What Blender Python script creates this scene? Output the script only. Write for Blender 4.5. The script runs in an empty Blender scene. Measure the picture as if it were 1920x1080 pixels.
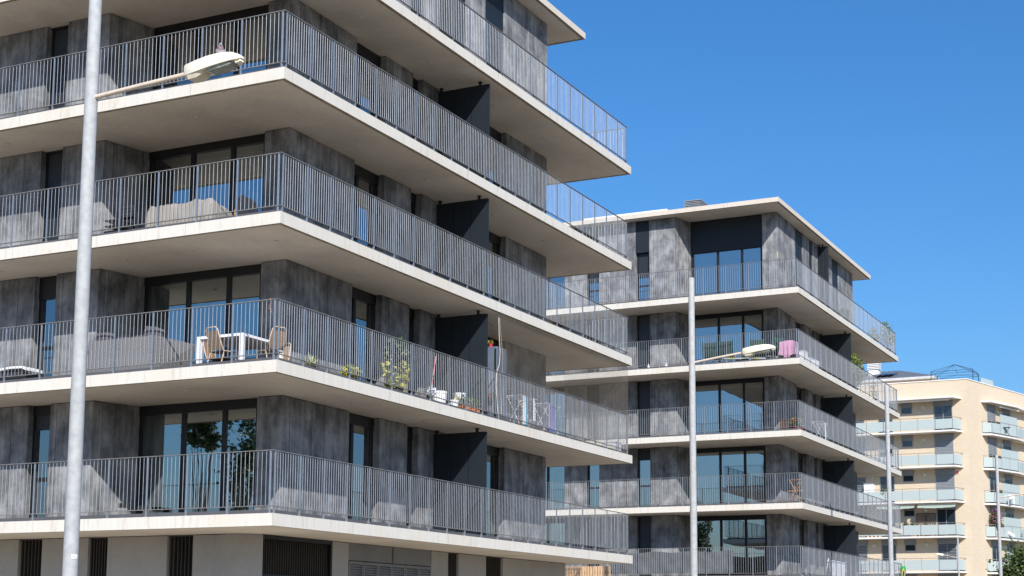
import bpy, bmesh, math, random
from mathutils import Vector, Matrix, noise as mnoise
rnd = random.Random(11)
Z0 = 3.87                      # ground to first terrace slab
S = bpy.context.scene
COL = S.collection
TH = .2527

# ------------------------------------------------------------------ nodes / materials
def new_mat(name):
    m = bpy.data.materials.new(name); m.use_nodes = True
    nt = m.node_tree
    b = nt.nodes['Principled BSDF']
    return m, nt, b
def N(nt, t, **kw):
    n = nt.nodes.new(t)
    for k, v in kw.items(): setattr(n, k, v)
    return n
def coords(nt, scale=(1, 1, 1), obj=True):
    tc = N(nt, 'ShaderNodeTexCoord'); mp = N(nt, 'ShaderNodeMapping')
    mp.inputs['Scale'].default_value = scale
    nt.links.new(tc.outputs['Object'], mp.inputs['Vector'])
    return mp.outputs['Vector']
def noise(nt, vec, scale=1, detail=4, rough=.55, w=None):
    n = N(nt, 'ShaderNodeTexNoise'); n.inputs['Scale'].default_value = scale
    n.inputs['Detail'].default_value = detail; n.inputs['Roughness'].default_value = rough
    nt.links.new(vec, n.inputs['Vector'])
    return n.outputs['Fac']
def ramp(nt, fac, stops):
    r = N(nt, 'ShaderNodeValToRGB'); e = r.color_ramp.elements
    e[0].position, e[0].color = stops[0][0], (*stops[0][1], 1)
    e[1].position, e[1].color = stops[-1][0], (*stops[-1][1], 1)
    for p, c in stops[1:-1]:
        x = e.new(p); x.color = (*c, 1)
    nt.links.new(fac, r.inputs['Fac'])
    return r.outputs['Color']
def mix(nt, a, b, fac, mode='MIX'):
    m = N(nt, 'ShaderNodeMix'); m.data_type = 'RGBA'; m.blend_type = mode
    for s, v in (('Factor', fac), ('A', a), ('B', b)):
        i = [q for q in m.inputs if q.name == s and (q.type == ('VALUE' if s == 'Factor' else 'RGBA'))][0]
        if hasattr(v, 'is_linked') or isinstance(v, bpy.types.NodeSocket): nt.links.new(v, i)
        elif s == 'Factor': i.default_value = v
        else: i.default_value = (*v, 1)
    return [q for q in m.outputs if q.type == 'RGBA'][0]
def bump(nt, b, fac, strength=.3, dist=.01):
    n = N(nt, 'ShaderNodeBump'); n.inputs['Strength'].default_value = strength; n.inputs['Distance'].default_value = dist
    nt.links.new(fac, n.inputs['Height']); nt.links.new(n.outputs['Normal'], b.inputs['Normal'])
def math_(nt, op, a, b=None):
    n = N(nt, 'ShaderNodeMath'); n.operation = op
    for i, v in ((0, a), (1, b)):
        if v is None: continue
        if isinstance(v, bpy.types.NodeSocket): nt.links.new(v, n.inputs[i])
        else: n.inputs[i].default_value = v
    return n.outputs[0]
def simple(name, col, rough=.6, metal=0., var=.12, sc=3., bmp=0., spec=None):
    m, nt, b = new_mat(name)
    v = coords(nt); f = noise(nt, v, sc, 5)
    c = ramp(nt, f, [(.3, tuple(x * (1 - var) for x in col)), (.7, tuple(min(1, x * (1 + var)) for x in col))])
    nt.links.new(c, b.inputs['Base Color'])
    b.inputs['Roughness'].default_value = rough; b.inputs['Metallic'].default_value = metal
    if spec is not None: b.inputs['Specular IOR Level'].default_value = spec
    if bmp: bump(nt, b, noise(nt, v, sc * 8, 4), bmp, .01)
    return m

def board_concrete():
    m, nt, b = new_mat('board_marked_concrete')
    tc = N(nt, 'ShaderNodeTexCoord'); sep = N(nt, 'ShaderNodeSeparateXYZ')
    nt.links.new(tc.outputs['Object'], sep.inputs[0])
    h = math_(nt, 'ADD', sep.outputs['X'], sep.outputs['Y'])
    q = math_(nt, 'DIVIDE', h, .115)
    fl = math_(nt, 'FLOOR', q); fr = math_(nt, 'FRACT', q)
    wn = N(nt, 'ShaderNodeTexWhiteNoise'); wn.noise_dimensions = '1D'; nt.links.new(fl, wn.inputs['W'])
    cmb = N(nt, 'ShaderNodeCombineXYZ'); nt.links.new(math_(nt, 'MULTIPLY', h, 17.), cmb.inputs['X'])
    nt.links.new(math_(nt, 'MULTIPLY', sep.outputs['Z'], .55), cmb.inputs['Z'])
    st = noise(nt, cmb.outputs[0], 1.0, 6, .62)
    cmb2 = N(nt, 'ShaderNodeCombineXYZ'); nt.links.new(math_(nt, 'MULTIPLY', h, 2.0), cmb2.inputs['X'])
    nt.links.new(math_(nt, 'MULTIPLY', sep.outputs['Z'], 1.45), cmb2.inputs['Z'])
    mo = noise(nt, cmb2.outputs[0], 1.0, 7, .65)
    cmb3 = N(nt, 'ShaderNodeCombineXYZ'); nt.links.new(math_(nt, 'MULTIPLY', h, .7), cmb3.inputs['X'])
    nt.links.new(math_(nt, 'MULTIPLY', sep.outputs['Z'], .45), cmb3.inputs['Z'])
    bigm = noise(nt, cmb3.outputs[0], 1.0, 5, .7)
    f = math_(nt, 'ADD', math_(nt, 'MULTIPLY', st, .17), math_(nt, 'MULTIPLY', mo, .52))
    f = math_(nt, 'ADD', f, math_(nt, 'MULTIPLY', bigm, .30))
    f = math_(nt, 'ADD', f, math_(nt, 'MULTIPLY', wn.outputs['Value'], .05))
    c = ramp(nt, f, [(.40, (.075, .077, .084)), (.475, (.145, .148, .158)), (.535, (.222, .226, .236)), (.62, (.35, .352, .36))])
    # joint lines between the shutter boards
    d = math_(nt, 'ABSOLUTE', math_(nt, 'SUBTRACT', fr, .5))
    ln = math_(nt, 'GREATER_THAN', d, .475)
    c = mix(nt, c, (.14, .14, .145), math_(nt, 'MULTIPLY', ln, .45))
    pj = math_(nt, 'LESS_THAN', math_(nt, 'FRACT', math_(nt, 'ADD', math_(nt, 'DIVIDE', h, 1.39), .083)), .011)
    c = mix(nt, c, (.02, .02, .022), math_(nt, 'MULTIPLY', pj, .8))
    # fine pits
    pv = noise(nt, tc.outputs['Object'], 45, 3, .5)
    c = mix(nt, c, (.10, .10, .105), math_(nt, 'MULTIPLY', math_(nt, 'GREATER_THAN', pv, .70), .55))
    nt.links.new(c, b.inputs['Base Color']); b.inputs['Roughness'].default_value = .85; b.inputs['Specular IOR Level'].default_value = .12
    bump(nt, b, math_(nt, 'ADD', math_(nt, 'MULTIPLY', st, .5), math_(nt, 'MULTIPLY', ln, -.6)), .35, .006)
    return m
def fascia_concrete(name='fascia_concrete', base=(.63, .60, .54)):
    m, nt, b = new_mat(name)
    tc = N(nt, 'ShaderNodeTexCoord'); sep = N(nt, 'ShaderNodeSeparateXYZ')
    nt.links.new(tc.outputs['Object'], sep.inputs[0])
    h = math_(nt, 'ADD', sep.outputs['X'], sep.outputs['Y'])
    cmb = N(nt, 'ShaderNodeCombineXYZ'); nt.links.new(math_(nt, 'MULTIPLY', h, 9.), cmb.inputs['X'])
    nt.links.new(math_(nt, 'MULTIPLY', sep.outputs['Z'], 1.3), cmb.inputs['Z'])
    st = noise(nt, cmb.outputs[0], 1., 6, .6)
    big = noise(nt, tc.outputs['Object'], .55, 4, .6)
    lo = tuple(x * .94 for x in base); hi = tuple(min(.82, x * 1.05) for x in base)
    c = ramp(nt, st, [(.28, lo), (.52, base), (.75, hi)])
    rust = (.60, .45, .28)
    rf = math_(nt, 'MULTIPLY', math_(nt, 'GREATER_THAN', st, .0), math_(nt, 'MULTIPLY', math_(nt, 'SUBTRACT', big, .50), 2.6))
    rf = N_clamp(nt, math_(nt, 'MULTIPLY', rf, st))
    c = mix(nt, c, rust, rf)
    pv = noise(nt, tc.outputs['Object'], 30, 3, .5)
    c = mix(nt, c, (.20, .19, .17), math_(nt, 'MULTIPLY', math_(nt, 'GREATER_THAN', pv, .715), .55))
    cd = N(nt, 'ShaderNodeCombineXYZ'); nt.links.new(math_(nt, 'MULTIPLY', h, 5.5), cd.inputs['X']); nt.links.new(math_(nt, 'MULTIPLY', sep.outputs['Z'], .9), cd.inputs['Z'])
    dn = noise(nt, cd.outputs[0], 1., 7, .72)
    df = N_clamp(nt, math_(nt, 'MULTIPLY', math_(nt, 'SUBTRACT', dn, .535), 5.))
    c = mix(nt, c, (.36, .31, .24), math_(nt, 'MULTIPLY', df, .6))
    # pour joints every few metres
    q = math_(nt, 'FRACT', math_(nt, 'DIVIDE', h, 2.44)); jl = math_(nt, 'LESS_THAN', q, .0045)
    c = mix(nt, c, (.28, .27, .25), math_(nt, 'MULTIPLY', jl, .6))
    nt.links.new(c, b.inputs['Base Color']); b.inputs['Roughness'].default_value = .75
    bump(nt, b, noise(nt, tc.outputs['Object'], 60, 4), .25, .004)
    return m
def N_clamp(nt, s):
    n = N(nt, 'ShaderNodeClamp'); nt.links.new(s, n.inputs[0]); return n.outputs[0]
def soffit_mat(name, base):
    m, nt, b = new_mat(name)
    v = coords(nt); f = noise(nt, v, .6, 6, .6); g = noise(nt, v, 8, 4, .6)
    f = math_(nt, 'ADD', math_(nt, 'MULTIPLY', f, .75), math_(nt, 'MULTIPLY', g, .25))
    c = ramp(nt, f, [(.34, tuple(x * .84 for x in base)), (.5, tuple(x * .97 for x in base)), (.62, tuple(x * 1.05 for x in base))])
    q = N(nt, 'ShaderNodeTexCoord'); sp = N(nt, 'ShaderNodeSeparateXYZ'); nt.links.new(q.outputs['Object'], sp.inputs[0])
    jl = math_(nt, 'MAXIMUM', math_(nt, 'LESS_THAN', math_(nt, 'FRACT', math_(nt, 'DIVIDE', sp.outputs['X'], 2.9)), .0035), math_(nt, 'LESS_THAN', math_(nt, 'FRACT', math_(nt, 'DIVIDE', sp.outputs['Y'], 4.9)), .002))
    c = mix(nt, c, tuple(x * .55 for x in base), math_(nt, 'MULTIPLY', jl, .5))
    nt.links.new(c, b.inputs['Base Color']); b.inputs['Roughness'].default_value = .85
    return m
def glass_mat(name, refl=.30, tint=(.62, .68, .66)):
    m, nt, b = new_mat(name); nt.nodes.remove(b)
    out = nt.nodes['Material Output']
    tr = N(nt, 'ShaderNodeBsdfTransparent'); tr.inputs[0].default_value = (*tint, 1)
    gl = N(nt, 'ShaderNodeBsdfGlossy'); gl.inputs['Roughness'].default_value = .0
    gl.inputs[0].default_value = (.92, .97, 1, 1)
    v = coords(nt); bp = N(nt, 'ShaderNodeBump'); bp.inputs['Strength'].default_value = .06; bp.inputs['Distance'].default_value = .02
    nt.links.new(noise(nt, v, .8, 2), bp.inputs['Height']); nt.links.new(bp.outputs[0], gl.inputs['Normal'])
    fr = N(nt, 'ShaderNodeFresnel'); fr.inputs[0].default_value = 1.5
    fac = math_(nt, 'ADD', math_(nt, 'MULTIPLY', fr.outputs[0], .8), refl)
    mx = N(nt, 'ShaderNodeMixShader'); nt.links.new(N_clamp(nt, fac), mx.inputs[0])
    nt.links.new(tr.outputs[0], mx.inputs[1]); nt.links.new(gl.outputs[0], mx.inputs[2])
    nt.links.new(mx.outputs[0], out.inputs[0])
    return m
def leaf_mat(name, a, b_, sc=2.5):
    m, nt, b = new_mat(name)
    v = coords(nt); f = noise(nt, v, sc, 5, .7)
    c = ramp(nt, f, [(.32, a), (.68, b_)])
    nt.links.new(c, b.inputs['Base Color']); b.inputs['Roughness'].default_value = .55
    b.inputs['Subsurface Weight'].default_value = 0
    return m
def brick_mat():
    m, nt, b = new_mat('beige_brick')
    tc = N(nt, 'ShaderNodeTexCoord'); sep = N(nt, 'ShaderNodeSeparateXYZ'); nt.links.new(tc.outputs['Object'], sep.inputs[0])
    cmb = N(nt, 'ShaderNodeCombineXYZ')
    nt.links.new(math_(nt, 'ADD', sep.outputs['X'], sep.outputs['Y']), cmb.inputs['X']); nt.links.new(sep.outputs['Z'], cmb.inputs['Y'])
    br = N(nt, 'ShaderNodeTexBrick'); nt.links.new(cmb.outputs[0], br.inputs['Vector'])
    br.inputs['Scale'].default_value = 1; br.inputs['Brick Width'].default_value = .50; br.inputs['Row Height'].default_value = .12
    br.inputs['Mortar Size'].default_value = .009; br.inputs['Mortar Smooth'].default_value = .3
    br.inputs['Color1'].default_value = (.60, .50, .37, 1); br.inputs['Color2'].default_value = (.65, .55, .42, 1)
    br.inputs['Mortar'].default_value = (.50, .41, .30, 1)
    f = noise(nt, tc.outputs['Object'], .35, 5, .6)
    c = mix(nt, br.outputs['Color'], (.56, .455, .33), math_(nt, 'MULTIPLY', f, .5))
    nt.links.new(c, b.inputs['Base Color']); b.inputs['Roughness'].default_value = .85
    return m
def wood_mat(name, a, b_):
    m, nt, b = new_mat(name)
    v = coords(nt, (6, 6, .8)); f = noise(nt, v, 2.2, 6, .6)
    nt.links.new(ramp(nt, f, [(.3, a), (.7, b_)]), b.inputs['Base Color']); b.inputs['Roughness'].default_value = .6
    return m
def weave_mat(name, a, b_, s=60):
    m, nt, b = new_mat(name)
    v = coords(nt, (s, s, s)); ck = N(nt, 'ShaderNodeTexChecker'); nt.links.new(v, ck.inputs[0]); ck.inputs['Scale'].default_value = 1
    ck.inputs[1].default_value = (*a, 1); ck.inputs[2].default_value = (*b_, 1)
    f = noise(nt, coords(nt), 14, 3)
    nt.links.new(mix(nt, ck.outputs[0], tuple(x * .6 for x in a), math_(nt, 'MULTIPLY', f, .5)), b.inputs['Base Color']); b.inputs['Roughness'].default_value = .8
    return m

M = {}
M['wall'] = board_concrete()
M['fascia'] = fascia_concrete()
M['roofslab'] = fascia_concrete('roof_edge_concrete', (.62, .56, .48))
M['soffit'] = soffit_mat('painted_soffit', (.86, .775, .66))
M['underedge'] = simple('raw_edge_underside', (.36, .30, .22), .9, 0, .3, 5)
M['render'] = soffit_mat('smooth_grey_render', (.38, .37, .36))
M['terrace'] = simple('terrace_tiles', (.10, .09, .08), .7)
M['galv'] = simple('galvanised_steel', (.37, .39, .42), .52, .5, .16, 6)
M['galvpost'] = simple('galvanised_post', (.40, .43, .465), .42, .7, .12, 7)
M['flash'] = simple('grey_edge_flashing', (.085, .085, .095), .6)
M['galvflat'] = simple('galvanised_rail', (.25, .24, .23), .55, .4, .25, 8)
M['darkmetal'] = simple('dark_blue_metal', (.014, .020, .027), .5, .0, .10, 1.5, 0, .3)
M['frame'] = simple('anthracite_frame', (.012, .013, .016), .4, .2)
M['shutter'] = simple('anthracite_shutter', (.035, .042, .052), .45, .2)
M['slat'] = simple('dark_slats', (.040, .035, .032), .6)
M['greypanel'] = simple('grey_metal_panel', (.20, .205, .21), .55, .2, .10, 1.2)
M['black'] = simple('black_void', (.006, .006, .007), .9)
M['shadecloth'] = simple('grey_shade_cloth', (.10, .105, .115), .85, 0, .25, 2, .3)
M['glass'] = glass_mat('window_glass')
M['glass2'] = glass_mat('balcony_glass_clear', .06, (.80, .90, .92))
M['inner'] = simple('room_paint', (.60, .59, .55), .9)
M['brick'] = brick_mat()
M['white'] = simple('white_paint', (.78, .77, .75), .55, 0, .04)
M['whiteslab'] = fascia_concrete('white_slab', (.70, .69, .67))
M['cgrey'] = simple('grey_blue_shutter', (.22, .24, .265), .5, 0, .06)
M['lampglass'] = simple('opal_lamp_glass', (.60, .61, .52), .3)
def frosted():
    m, nt, b = new_mat('frosted_glass')
    b.inputs['Base Color'].default_value = (.47, .54, .53, 1); b.inputs['Roughness'].default_value = .25
    b.inputs['Alpha'].default_value = .86; b.inputs['Specular IOR Level'].default_value = .8
    return m
M['frost'] = frosted()
M['pole'] = simple('galvanised_pole', (.37, .38, .385), .75, .0, .13, 9, .1)
M['arm'] = simple('cream_arm_paint', (.62, .52, .42), .5, 0, .12, 8)
M['lumhead'] = simple('cream_lamp_housing', (.80, .75, .60), .4, 0, .06, 7)
M['lumunder'] = simple('cream_lamp_underside', (.66, .60, .46), .5, 0, .10, 9)
M['lumglass'] = simple('lamp_cover_glass', (.24, .27, .25), .12, 0, .3, 14)
M['asphalt'] = simple('asphalt', (.09, .085, .08), .9, 0, .2, 20, .3)
M['paving'] = simple('pale_paving', (.345, .30, .235), .85, 0, .12, 4, .2)
M['ground'] = simple('dry_ground', (.21, .175, .125), .95, 0, .2, .3)
M['kerb'] = simple('kerb_stone', (.42, .40, .37), .8)
M['mark'] = simple('road_paint', (.75, .75, .72), .6)
M['leaf'] = leaf_mat('tree_leaves', (.022, .05, .010), (.115, .155, .035))
M['leafy'] = leaf_mat('variegated_leaves', (.06, .10, .015), (.62, .55, .06), 7)
M['leafd'] = leaf_mat('dark_leaves', (.015, .04, .01), (.06, .11, .025), 7)
M['leafb'] = leaf_mat('bush_leaves', (.05, .09, .015), (.24, .27, .05), 5)
M['agave'] = leaf_mat('pale_agave', (.42, .46, .18), (.62, .62, .28), 12)
M['bark'] = wood_mat('bark', (.07, .05, .035), (.16, .12, .09))
M['magenta'] = simple('magenta_petals', (.50, .05, .38), .6)
M['redp'] = simple('red_petals', (.42, .03, .05), .6)
M['terra'] = simple('terracotta', (.52, .20, .10), .8)
M['plastic'] = simple('white_plastic', (.78, .78, .80), .4, 0, .03)
M['red'] = simple('red_plastic', (.60, .03, .03), .4)
M['pink'] = simple('pink_cloth', (.47, .25, .37), .9, 0, .06, 5, .3)
M['tarp'] = simple('beige_tarpaulin', (.27, .245, .215), .75, 0, .10, 3, .3)
M['greentex'] = simple('green_canvas', (.018, .055, .045), .85, 0, .3, 16, .4)
M['rattan'] = weave_mat('grey_rattan', (.255, .255, .27), (.135, .132, .13), 26)
M['tan'] = weave_mat('tan_rope_weave', (.30, .21, .14), (.20, .14, .09), 55)
M['tanframe'] = simple('tan_metal_tube', (.58, .42, .30), .5)
M['cushion'] = simple('charcoal_cushion', (.075, .07, .08), .9, 0, .1, 20, .2)
M['darkplastic'] = simple('dark_plastic', (.03, .03, .033), .5)
M['sheet'] = simple('white_sheet', (.74, .74, .78), .9, 0, .05, 5, .4)
M['cyan'] = simple('turquoise_cloth', (.05, .45, .62), .9)
M['bluecl'] = simple('dark_blue_cloth', (.12, .15, .45), .9)
M['curtain'] = simple('cream_curtain', (.72, .72, .64), .9, 0, .05)
M['wood'] = wood_mat('new_pine', (.50, .31, .17), (.74, .52, .33))
M['orange'] = wood_mat('orange_pine', (.38, .19, .07), (.52, .29, .12))
M['brown'] = wood_mat('dark_brown_wood', (.05, .03, .02), (.11, .06, .04))
M['rope'] = simple('white_rope', (.52, .48, .42), .8)
M['net'] = simple('net_twine', (.20, .17, .13), .9)
M['tiles'] = simple('dark_metal_roof', (.17, .18, .195), .5, .3, .08, 2)
M['eaves'] = simple('pale_grey_eaves', (.50, .51, .53), .6)
M['solar'] = simple('solar_panel', (.01, .02, .05), .15)
M['fridge'] = simple('dark_fridge', (.12, .15, .20), .4)
M['green'] = simple('flag_green', (.02, .33, .07), .8, 0, .03)
M['yellow'] = simple('flag_yellow', (.80, .62, .03), .8, 0, .03)
M['blue'] = simple('flag_blue', (.02, .06, .40), .8, 0, .03)
M['awngreen'] = simple('green_grey_awning', (.30, .36, .31), .9, 0, .05)
M['pigeon'] = simple('pigeon_grey', (.42, .41, .45), .8, 0, .15, 60)
M['pigeonp'] = simple('pigeon_breast', (.17, .115, .135), .7, 0, .2, 60)
M['pigeond'] = simple('pigeon_dark', (.08, .08, .09), .7)
M['ink'] = simple('grey_ink', (.25, .26, .32), .7)
M['stripe'] = simple('yellow_pole', (.75, .70, .15), .5)

# ------------------------------------------------------------------ mesh builder
class MB:
    def __init__(s, fr=None):
        s.v = []; s.f = []; s.m = []; s.fr = fr
    def add(s, vs, fs, mi=0, raw=False):
        o = len(s.v)
        s.v += [tuple(v) if (raw or s.fr is None) else s.fr(*v) for v in vs]
        s.f += [tuple(i + o for i in f) for f in fs]; s.m += [mi] * len(fs)
    def box(s, a0, a1, b0, b1, c0, c1, mi=0, bot=None):
        vs = [(a0, b0, c0), (a1, b0, c0), (a1, b1, c0), (a0, b1, c0), (a0, b0, c1), (a1, b0, c1), (a1, b1, c1), (a0, b1, c1)]
        s.add(vs, [(0, 3, 2, 1)], mi if bot is None else bot)
        o = len(s.v) - 8
        fs = [(4, 5, 6, 7), (0, 1, 5, 4), (1, 2, 6, 5), (2, 3, 7, 6), (3, 0, 4, 7)]
        s.f += [tuple(i + o for i in f) for f in fs]; s.m += [mi] * 5
    def prism(s, poly, z0, z1, mi=0, bot=None, top=None):
        n = len(poly); o = len(s.v)
        vs = [(x, y, z0) for x, y in poly] + [(x, y, z1) for x, y in poly]
        s.v += [tuple(v) if s.fr is None else s.fr(*v) for v in vs]
        s.f.append(tuple(o + i for i in range(n))[::-1]); s.m.append(mi if bot is None else bot)
        s.f.append(tuple(o + n + i for i in range(n))); s.m.append(mi if top is None else top)
        for i in range(n):
            j = (i + 1) % n; s.f.append((o + i, o + j, o + n + j, o + n + i)); s.m.append(mi)
    def tube(s, pts, r, n=8, mi=0, caps=True):
        pts = [Vector(p if s.fr is None else s.fr(*p)) for p in pts]
        rs = r if isinstance(r, (list, tuple)) else [r] * len(pts)
        o = len(s.v); up = None
        for i, p in enumerate(pts):
            d = (pts[min(i + 1, len(pts) - 1)] - pts[max(i - 1, 0)]).normalized()
            a = d.cross(Vector((0, 0, 1)) if abs(d.z) < .9 else Vector((1, 0, 0))).normalized()
            if up is not None:
                a = (up - d * up.dot(d)).normalized()
            up = a; b = d.cross(a)
            for k in range(n):
                t = 2 * math.pi * k / n
                s.v.append(tuple(p + (a * math.cos(t) + b * math.sin(t)) * rs[i]))
        for i in range(len(pts) - 1):
            for k in range(n):
                k2 = (k + 1) % n
                s.f.append((o + i * n + k, o + i * n + k2, o + (i + 1) * n + k2, o + (i + 1) * n + k)); s.m.append(mi)
        if caps:
            s.f.append(tuple(o + k for k in range(n))[::-1]); s.m.append(mi)
            s.f.append(tuple(o + (len(pts) - 1) * n + k for k in range(n))); s.m.append(mi)
    def lathe(s, c, prof, n=16, mi=0):
        o = len(s.v)
        for r, z in prof:
            for k in range(n):
                t = 2 * math.pi * k / n
                p = (c[0] + r * math.cos(t), c[1] + r * math.sin(t), c[2] + z)
                s.v.append(p if s.fr is None else s.fr(*p))
        for i in range(len(prof) - 1):
            for k in range(n):
                k2 = (k + 1) % n
                s.f.append((o + i * n + k, o + i * n + k2, o + (i + 1) * n + k2, o + (i + 1) * n + k)); s.m.append(mi)
        s.f.append(tuple(o + k for k in range(n))[::-1]); s.m.append(mi)
        s.f.append(tuple(o + (len(prof) - 1) * n + k for k in range(n))); s.m.append(mi)
    def loft(s, rings, mi=0, caps=True):
        o = len(s.v); n = len(rings[0])
        for r in rings:
            s.v += [tuple(p) if s.fr is None else s.fr(*p) for p in r]
        for i in range(len(rings) - 1):
            for k in range(n):
                k2 = (k + 1) % n
                s.f.append((o + i * n + k, o + i * n + k2, o + (i + 1) * n + k2, o + (i + 1) * n + k)); s.m.append(mi)
        if caps:
            s.f.append(tuple(o + k for k in range(n))[::-1]); s.m.append(mi)
            s.f.append(tuple(o + (len(rings) - 1) * n + k for k in range(n))); s.m.append(mi)
    def mesh(s, name, mats, smooth=False, recalc=True):
        me = bpy.data.meshes.new(name); me.from_pydata(s.v, [], s.f)
        for m in (mats if isinstance(mats, (list, tuple)) else [mats]): me.materials.append(m)
        for p, i in zip(me.polygons, s.m): p.material_index = i; p.use_smooth = smooth
        if recalc:
            bm = bmesh.new(); bm.from_mesh(me); bmesh.ops.recalc_face_normals(bm, faces=bm.faces); bm.to_mesh(me); bm.free()
        if smooth:
            try: me.set_sharp_from_angle(angle=math.radians(40))
            except Exception: pass
        me.update(); return me
    def build(s, name, mats, parent=None, smooth=False, recalc=True, bevel=0):
        o = bpy.data.objects.new(name, s.mesh(name, mats, smooth, recalc)); COL.objects.link(o)
        if parent: o.parent = parent
        if bevel:
            b = o.modifiers.new('bevel', 'BEVEL'); b.width = bevel; b.segments = 2; b.limit_method = 'ANGLE'
        return o
def tag(o, label=None, cat=None, group=None, kind=None):
    if label: o['label'] = label
    if cat: o['category'] = cat
    if group: o['group'] = group
    if kind: o['kind'] = kind
    return o
def thing(name, label, cat, loc=(0, 0, 0), rz=0., group=None):
    o = bpy.data.objects.new(name, None); o.empty_display_size = .3; COL.objects.link(o)
    o.location = loc; o.rotation_euler = (0, 0, rz)
    return tag(o, label, cat, group)
def inst(name, me, parent, loc=(0, 0, 0), rz=0.):
    o = bpy.data.objects.new(name, me); COL.objects.link(o); o.parent = parent; o.location = loc; o.rotation_euler = (0, 0, rz); return o
def dup_tree(o, loc=None, rz=None, label=None, parent=None):
    c = o.copy(); COL.objects.link(c); c.parent = parent
    if loc is not None: c.location = loc
    if rz is not None: c.rotation_euler = (0, 0, rz)
    if label: c['label'] = label
    for ch in [x for x in bpy.data.objects if x.parent == o and x != c]: dup_tree(ch, parent=c)
    return c

def leaves(mb, c, rad, n, size, mi=0, seed=0, hollow=.35, clumps=0, flat=.5):
    """many small folded leaves through an ellipsoid, gathered in clumps"""
    r = random.Random(seed); c = Vector(c)
    cl = []
    for i in range(clumps):
        while True:
            p = Vector((r.uniform(-1, 1), r.uniform(-1, 1), r.uniform(-1, 1)))
            if hollow < p.length < 1: break
        cl.append((p, r.uniform(.16, .34)))
    for i in range(n):
        if clumps:
            q, cr = cl[i % clumps]
            p = q + Vector((r.gauss(0, cr * .6), r.gauss(0, cr * .6), r.gauss(0, cr * .5)))
        else:
            while True:
                p = Vector((r.uniform(-1, 1), r.uniform(-1, 1), r.uniform(-1, 1)))
                if p.length < 1 and r.random() < .3 + .7 * p.length: break
        p = c + Vector((p.x * rad[0], p.y * rad[1], p.z * rad[2]))
        a = Vector((r.gauss(0, 1), r.gauss(0, 1), r.gauss(0, flat))).normalized(); L = size * r.uniform(.6, 1.3)
        b = a.cross(Vector((r.gauss(0, 1), r.gauss(0, 1), r.gauss(0, 1)))).normalized(); up = a.cross(b) * L * .12
        w = L * .36; o = len(mb.v)
        for q in (p, p + a * L * .5 + b * w + up, p + a * L, p + a * L * .5 - b * w + up): mb.v.append(tuple(q))
        mb.f += [(o, o + 1, o + 2), (o, o + 2, o + 3)]; mb.m += [mi, mi]

# ------------------------------------------------------------------ world, sun, camera
SUN = Vector((.833, -1.08, 1.0)).normalized()
elev = math.asin(SUN.z); az = math.atan2(SUN.x, SUN.y)
w = bpy.data.worlds.new('World'); S.world = w; w.use_nodes = True
nt = w.node_tree; bg = nt.nodes['Background']
sky = nt.nodes.new('ShaderNodeTexSky'); sky.sky_type = 'NISHITA'; sky.sun_disc = False
sky.sun_elevation = elev; sky.sun_rotation = az
sky.altitude = 0; sky.air_density = 1.2; sky.dust_density = 1.5; sky.ozone_density = 10
hs = nt.nodes.new('ShaderNodeHueSaturation'); hs.inputs['Saturation'].default_value = 1.13
nt.links.new(sky.outputs[0], hs.inputs['Color']); nt.links.new(hs.outputs[0], bg.inputs[0]); bg.inputs[1].default_value = .112
sun = bpy.data.objects.new('sun', bpy.data.lights.new('sun', 'SUN')); COL.objects.link(sun)
sun.data.energy = 4.3; sun.data.angle = math.radians(.53); sun.data.color = (1, .955, .885)
sun.rotation_euler = (-SUN).to_track_quat('-Z', 'Y').to_euler(); sun.location = (60, -60, 80)

cam = bpy.data.objects.new('camera', bpy.data.cameras.new('camera')); COL.objects.link(cam); S.camera = cam
F, PITCH, ROLL, YAW = 2904.5, .1362, .0063, 2.0334
CAMP = Vector((18.0954, -25.5798, -2.2672 + Z0))
fw = Vector((math.cos(YAW) * math.cos(PITCH), math.sin(YAW) * math.cos(PITCH), math.sin(PITCH)))
rt = Vector((math.sin(YAW), -math.cos(YAW), 0)); up = rt.cross(fw)
r2 = rt * math.cos(ROLL) + up * math.sin(ROLL); u2 = -rt * math.sin(ROLL) + up * math.cos(ROLL)
mw = Matrix((( r2.x, u2.x, -fw.x, CAMP.x), (r2.y, u2.y, -fw.y, CAMP.y), (r2.z, u2.z, -fw.z, CAMP.z), (0, 0, 0, 1)))
cam.matrix_world = mw
cam.data.sensor_width = 36; cam.data.lens = F / 1920 * 36; cam.data.shift_y = 240.8 / 1920
cam.data.clip_start = .1; cam.data.clip_end = 3000
S.view_settings.view_transform = 'Standard'; S.view_settings.look = 'None'
S.view_settings.exposure = .45; S.view_settings.gamma = 1
S.render.engine = 'CYCLES'
cy = S.cycles
cy.use_denoising = True; cy.max_bounces = 8; cy.diffuse_bounces = 5; cy.glossy_bounces = 4; cy.transparent_max_bounces = 24
cy.caustics_reflective = False; cy.caustics_refractive = False; cy.sample_clamp_indirect = 8

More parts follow.
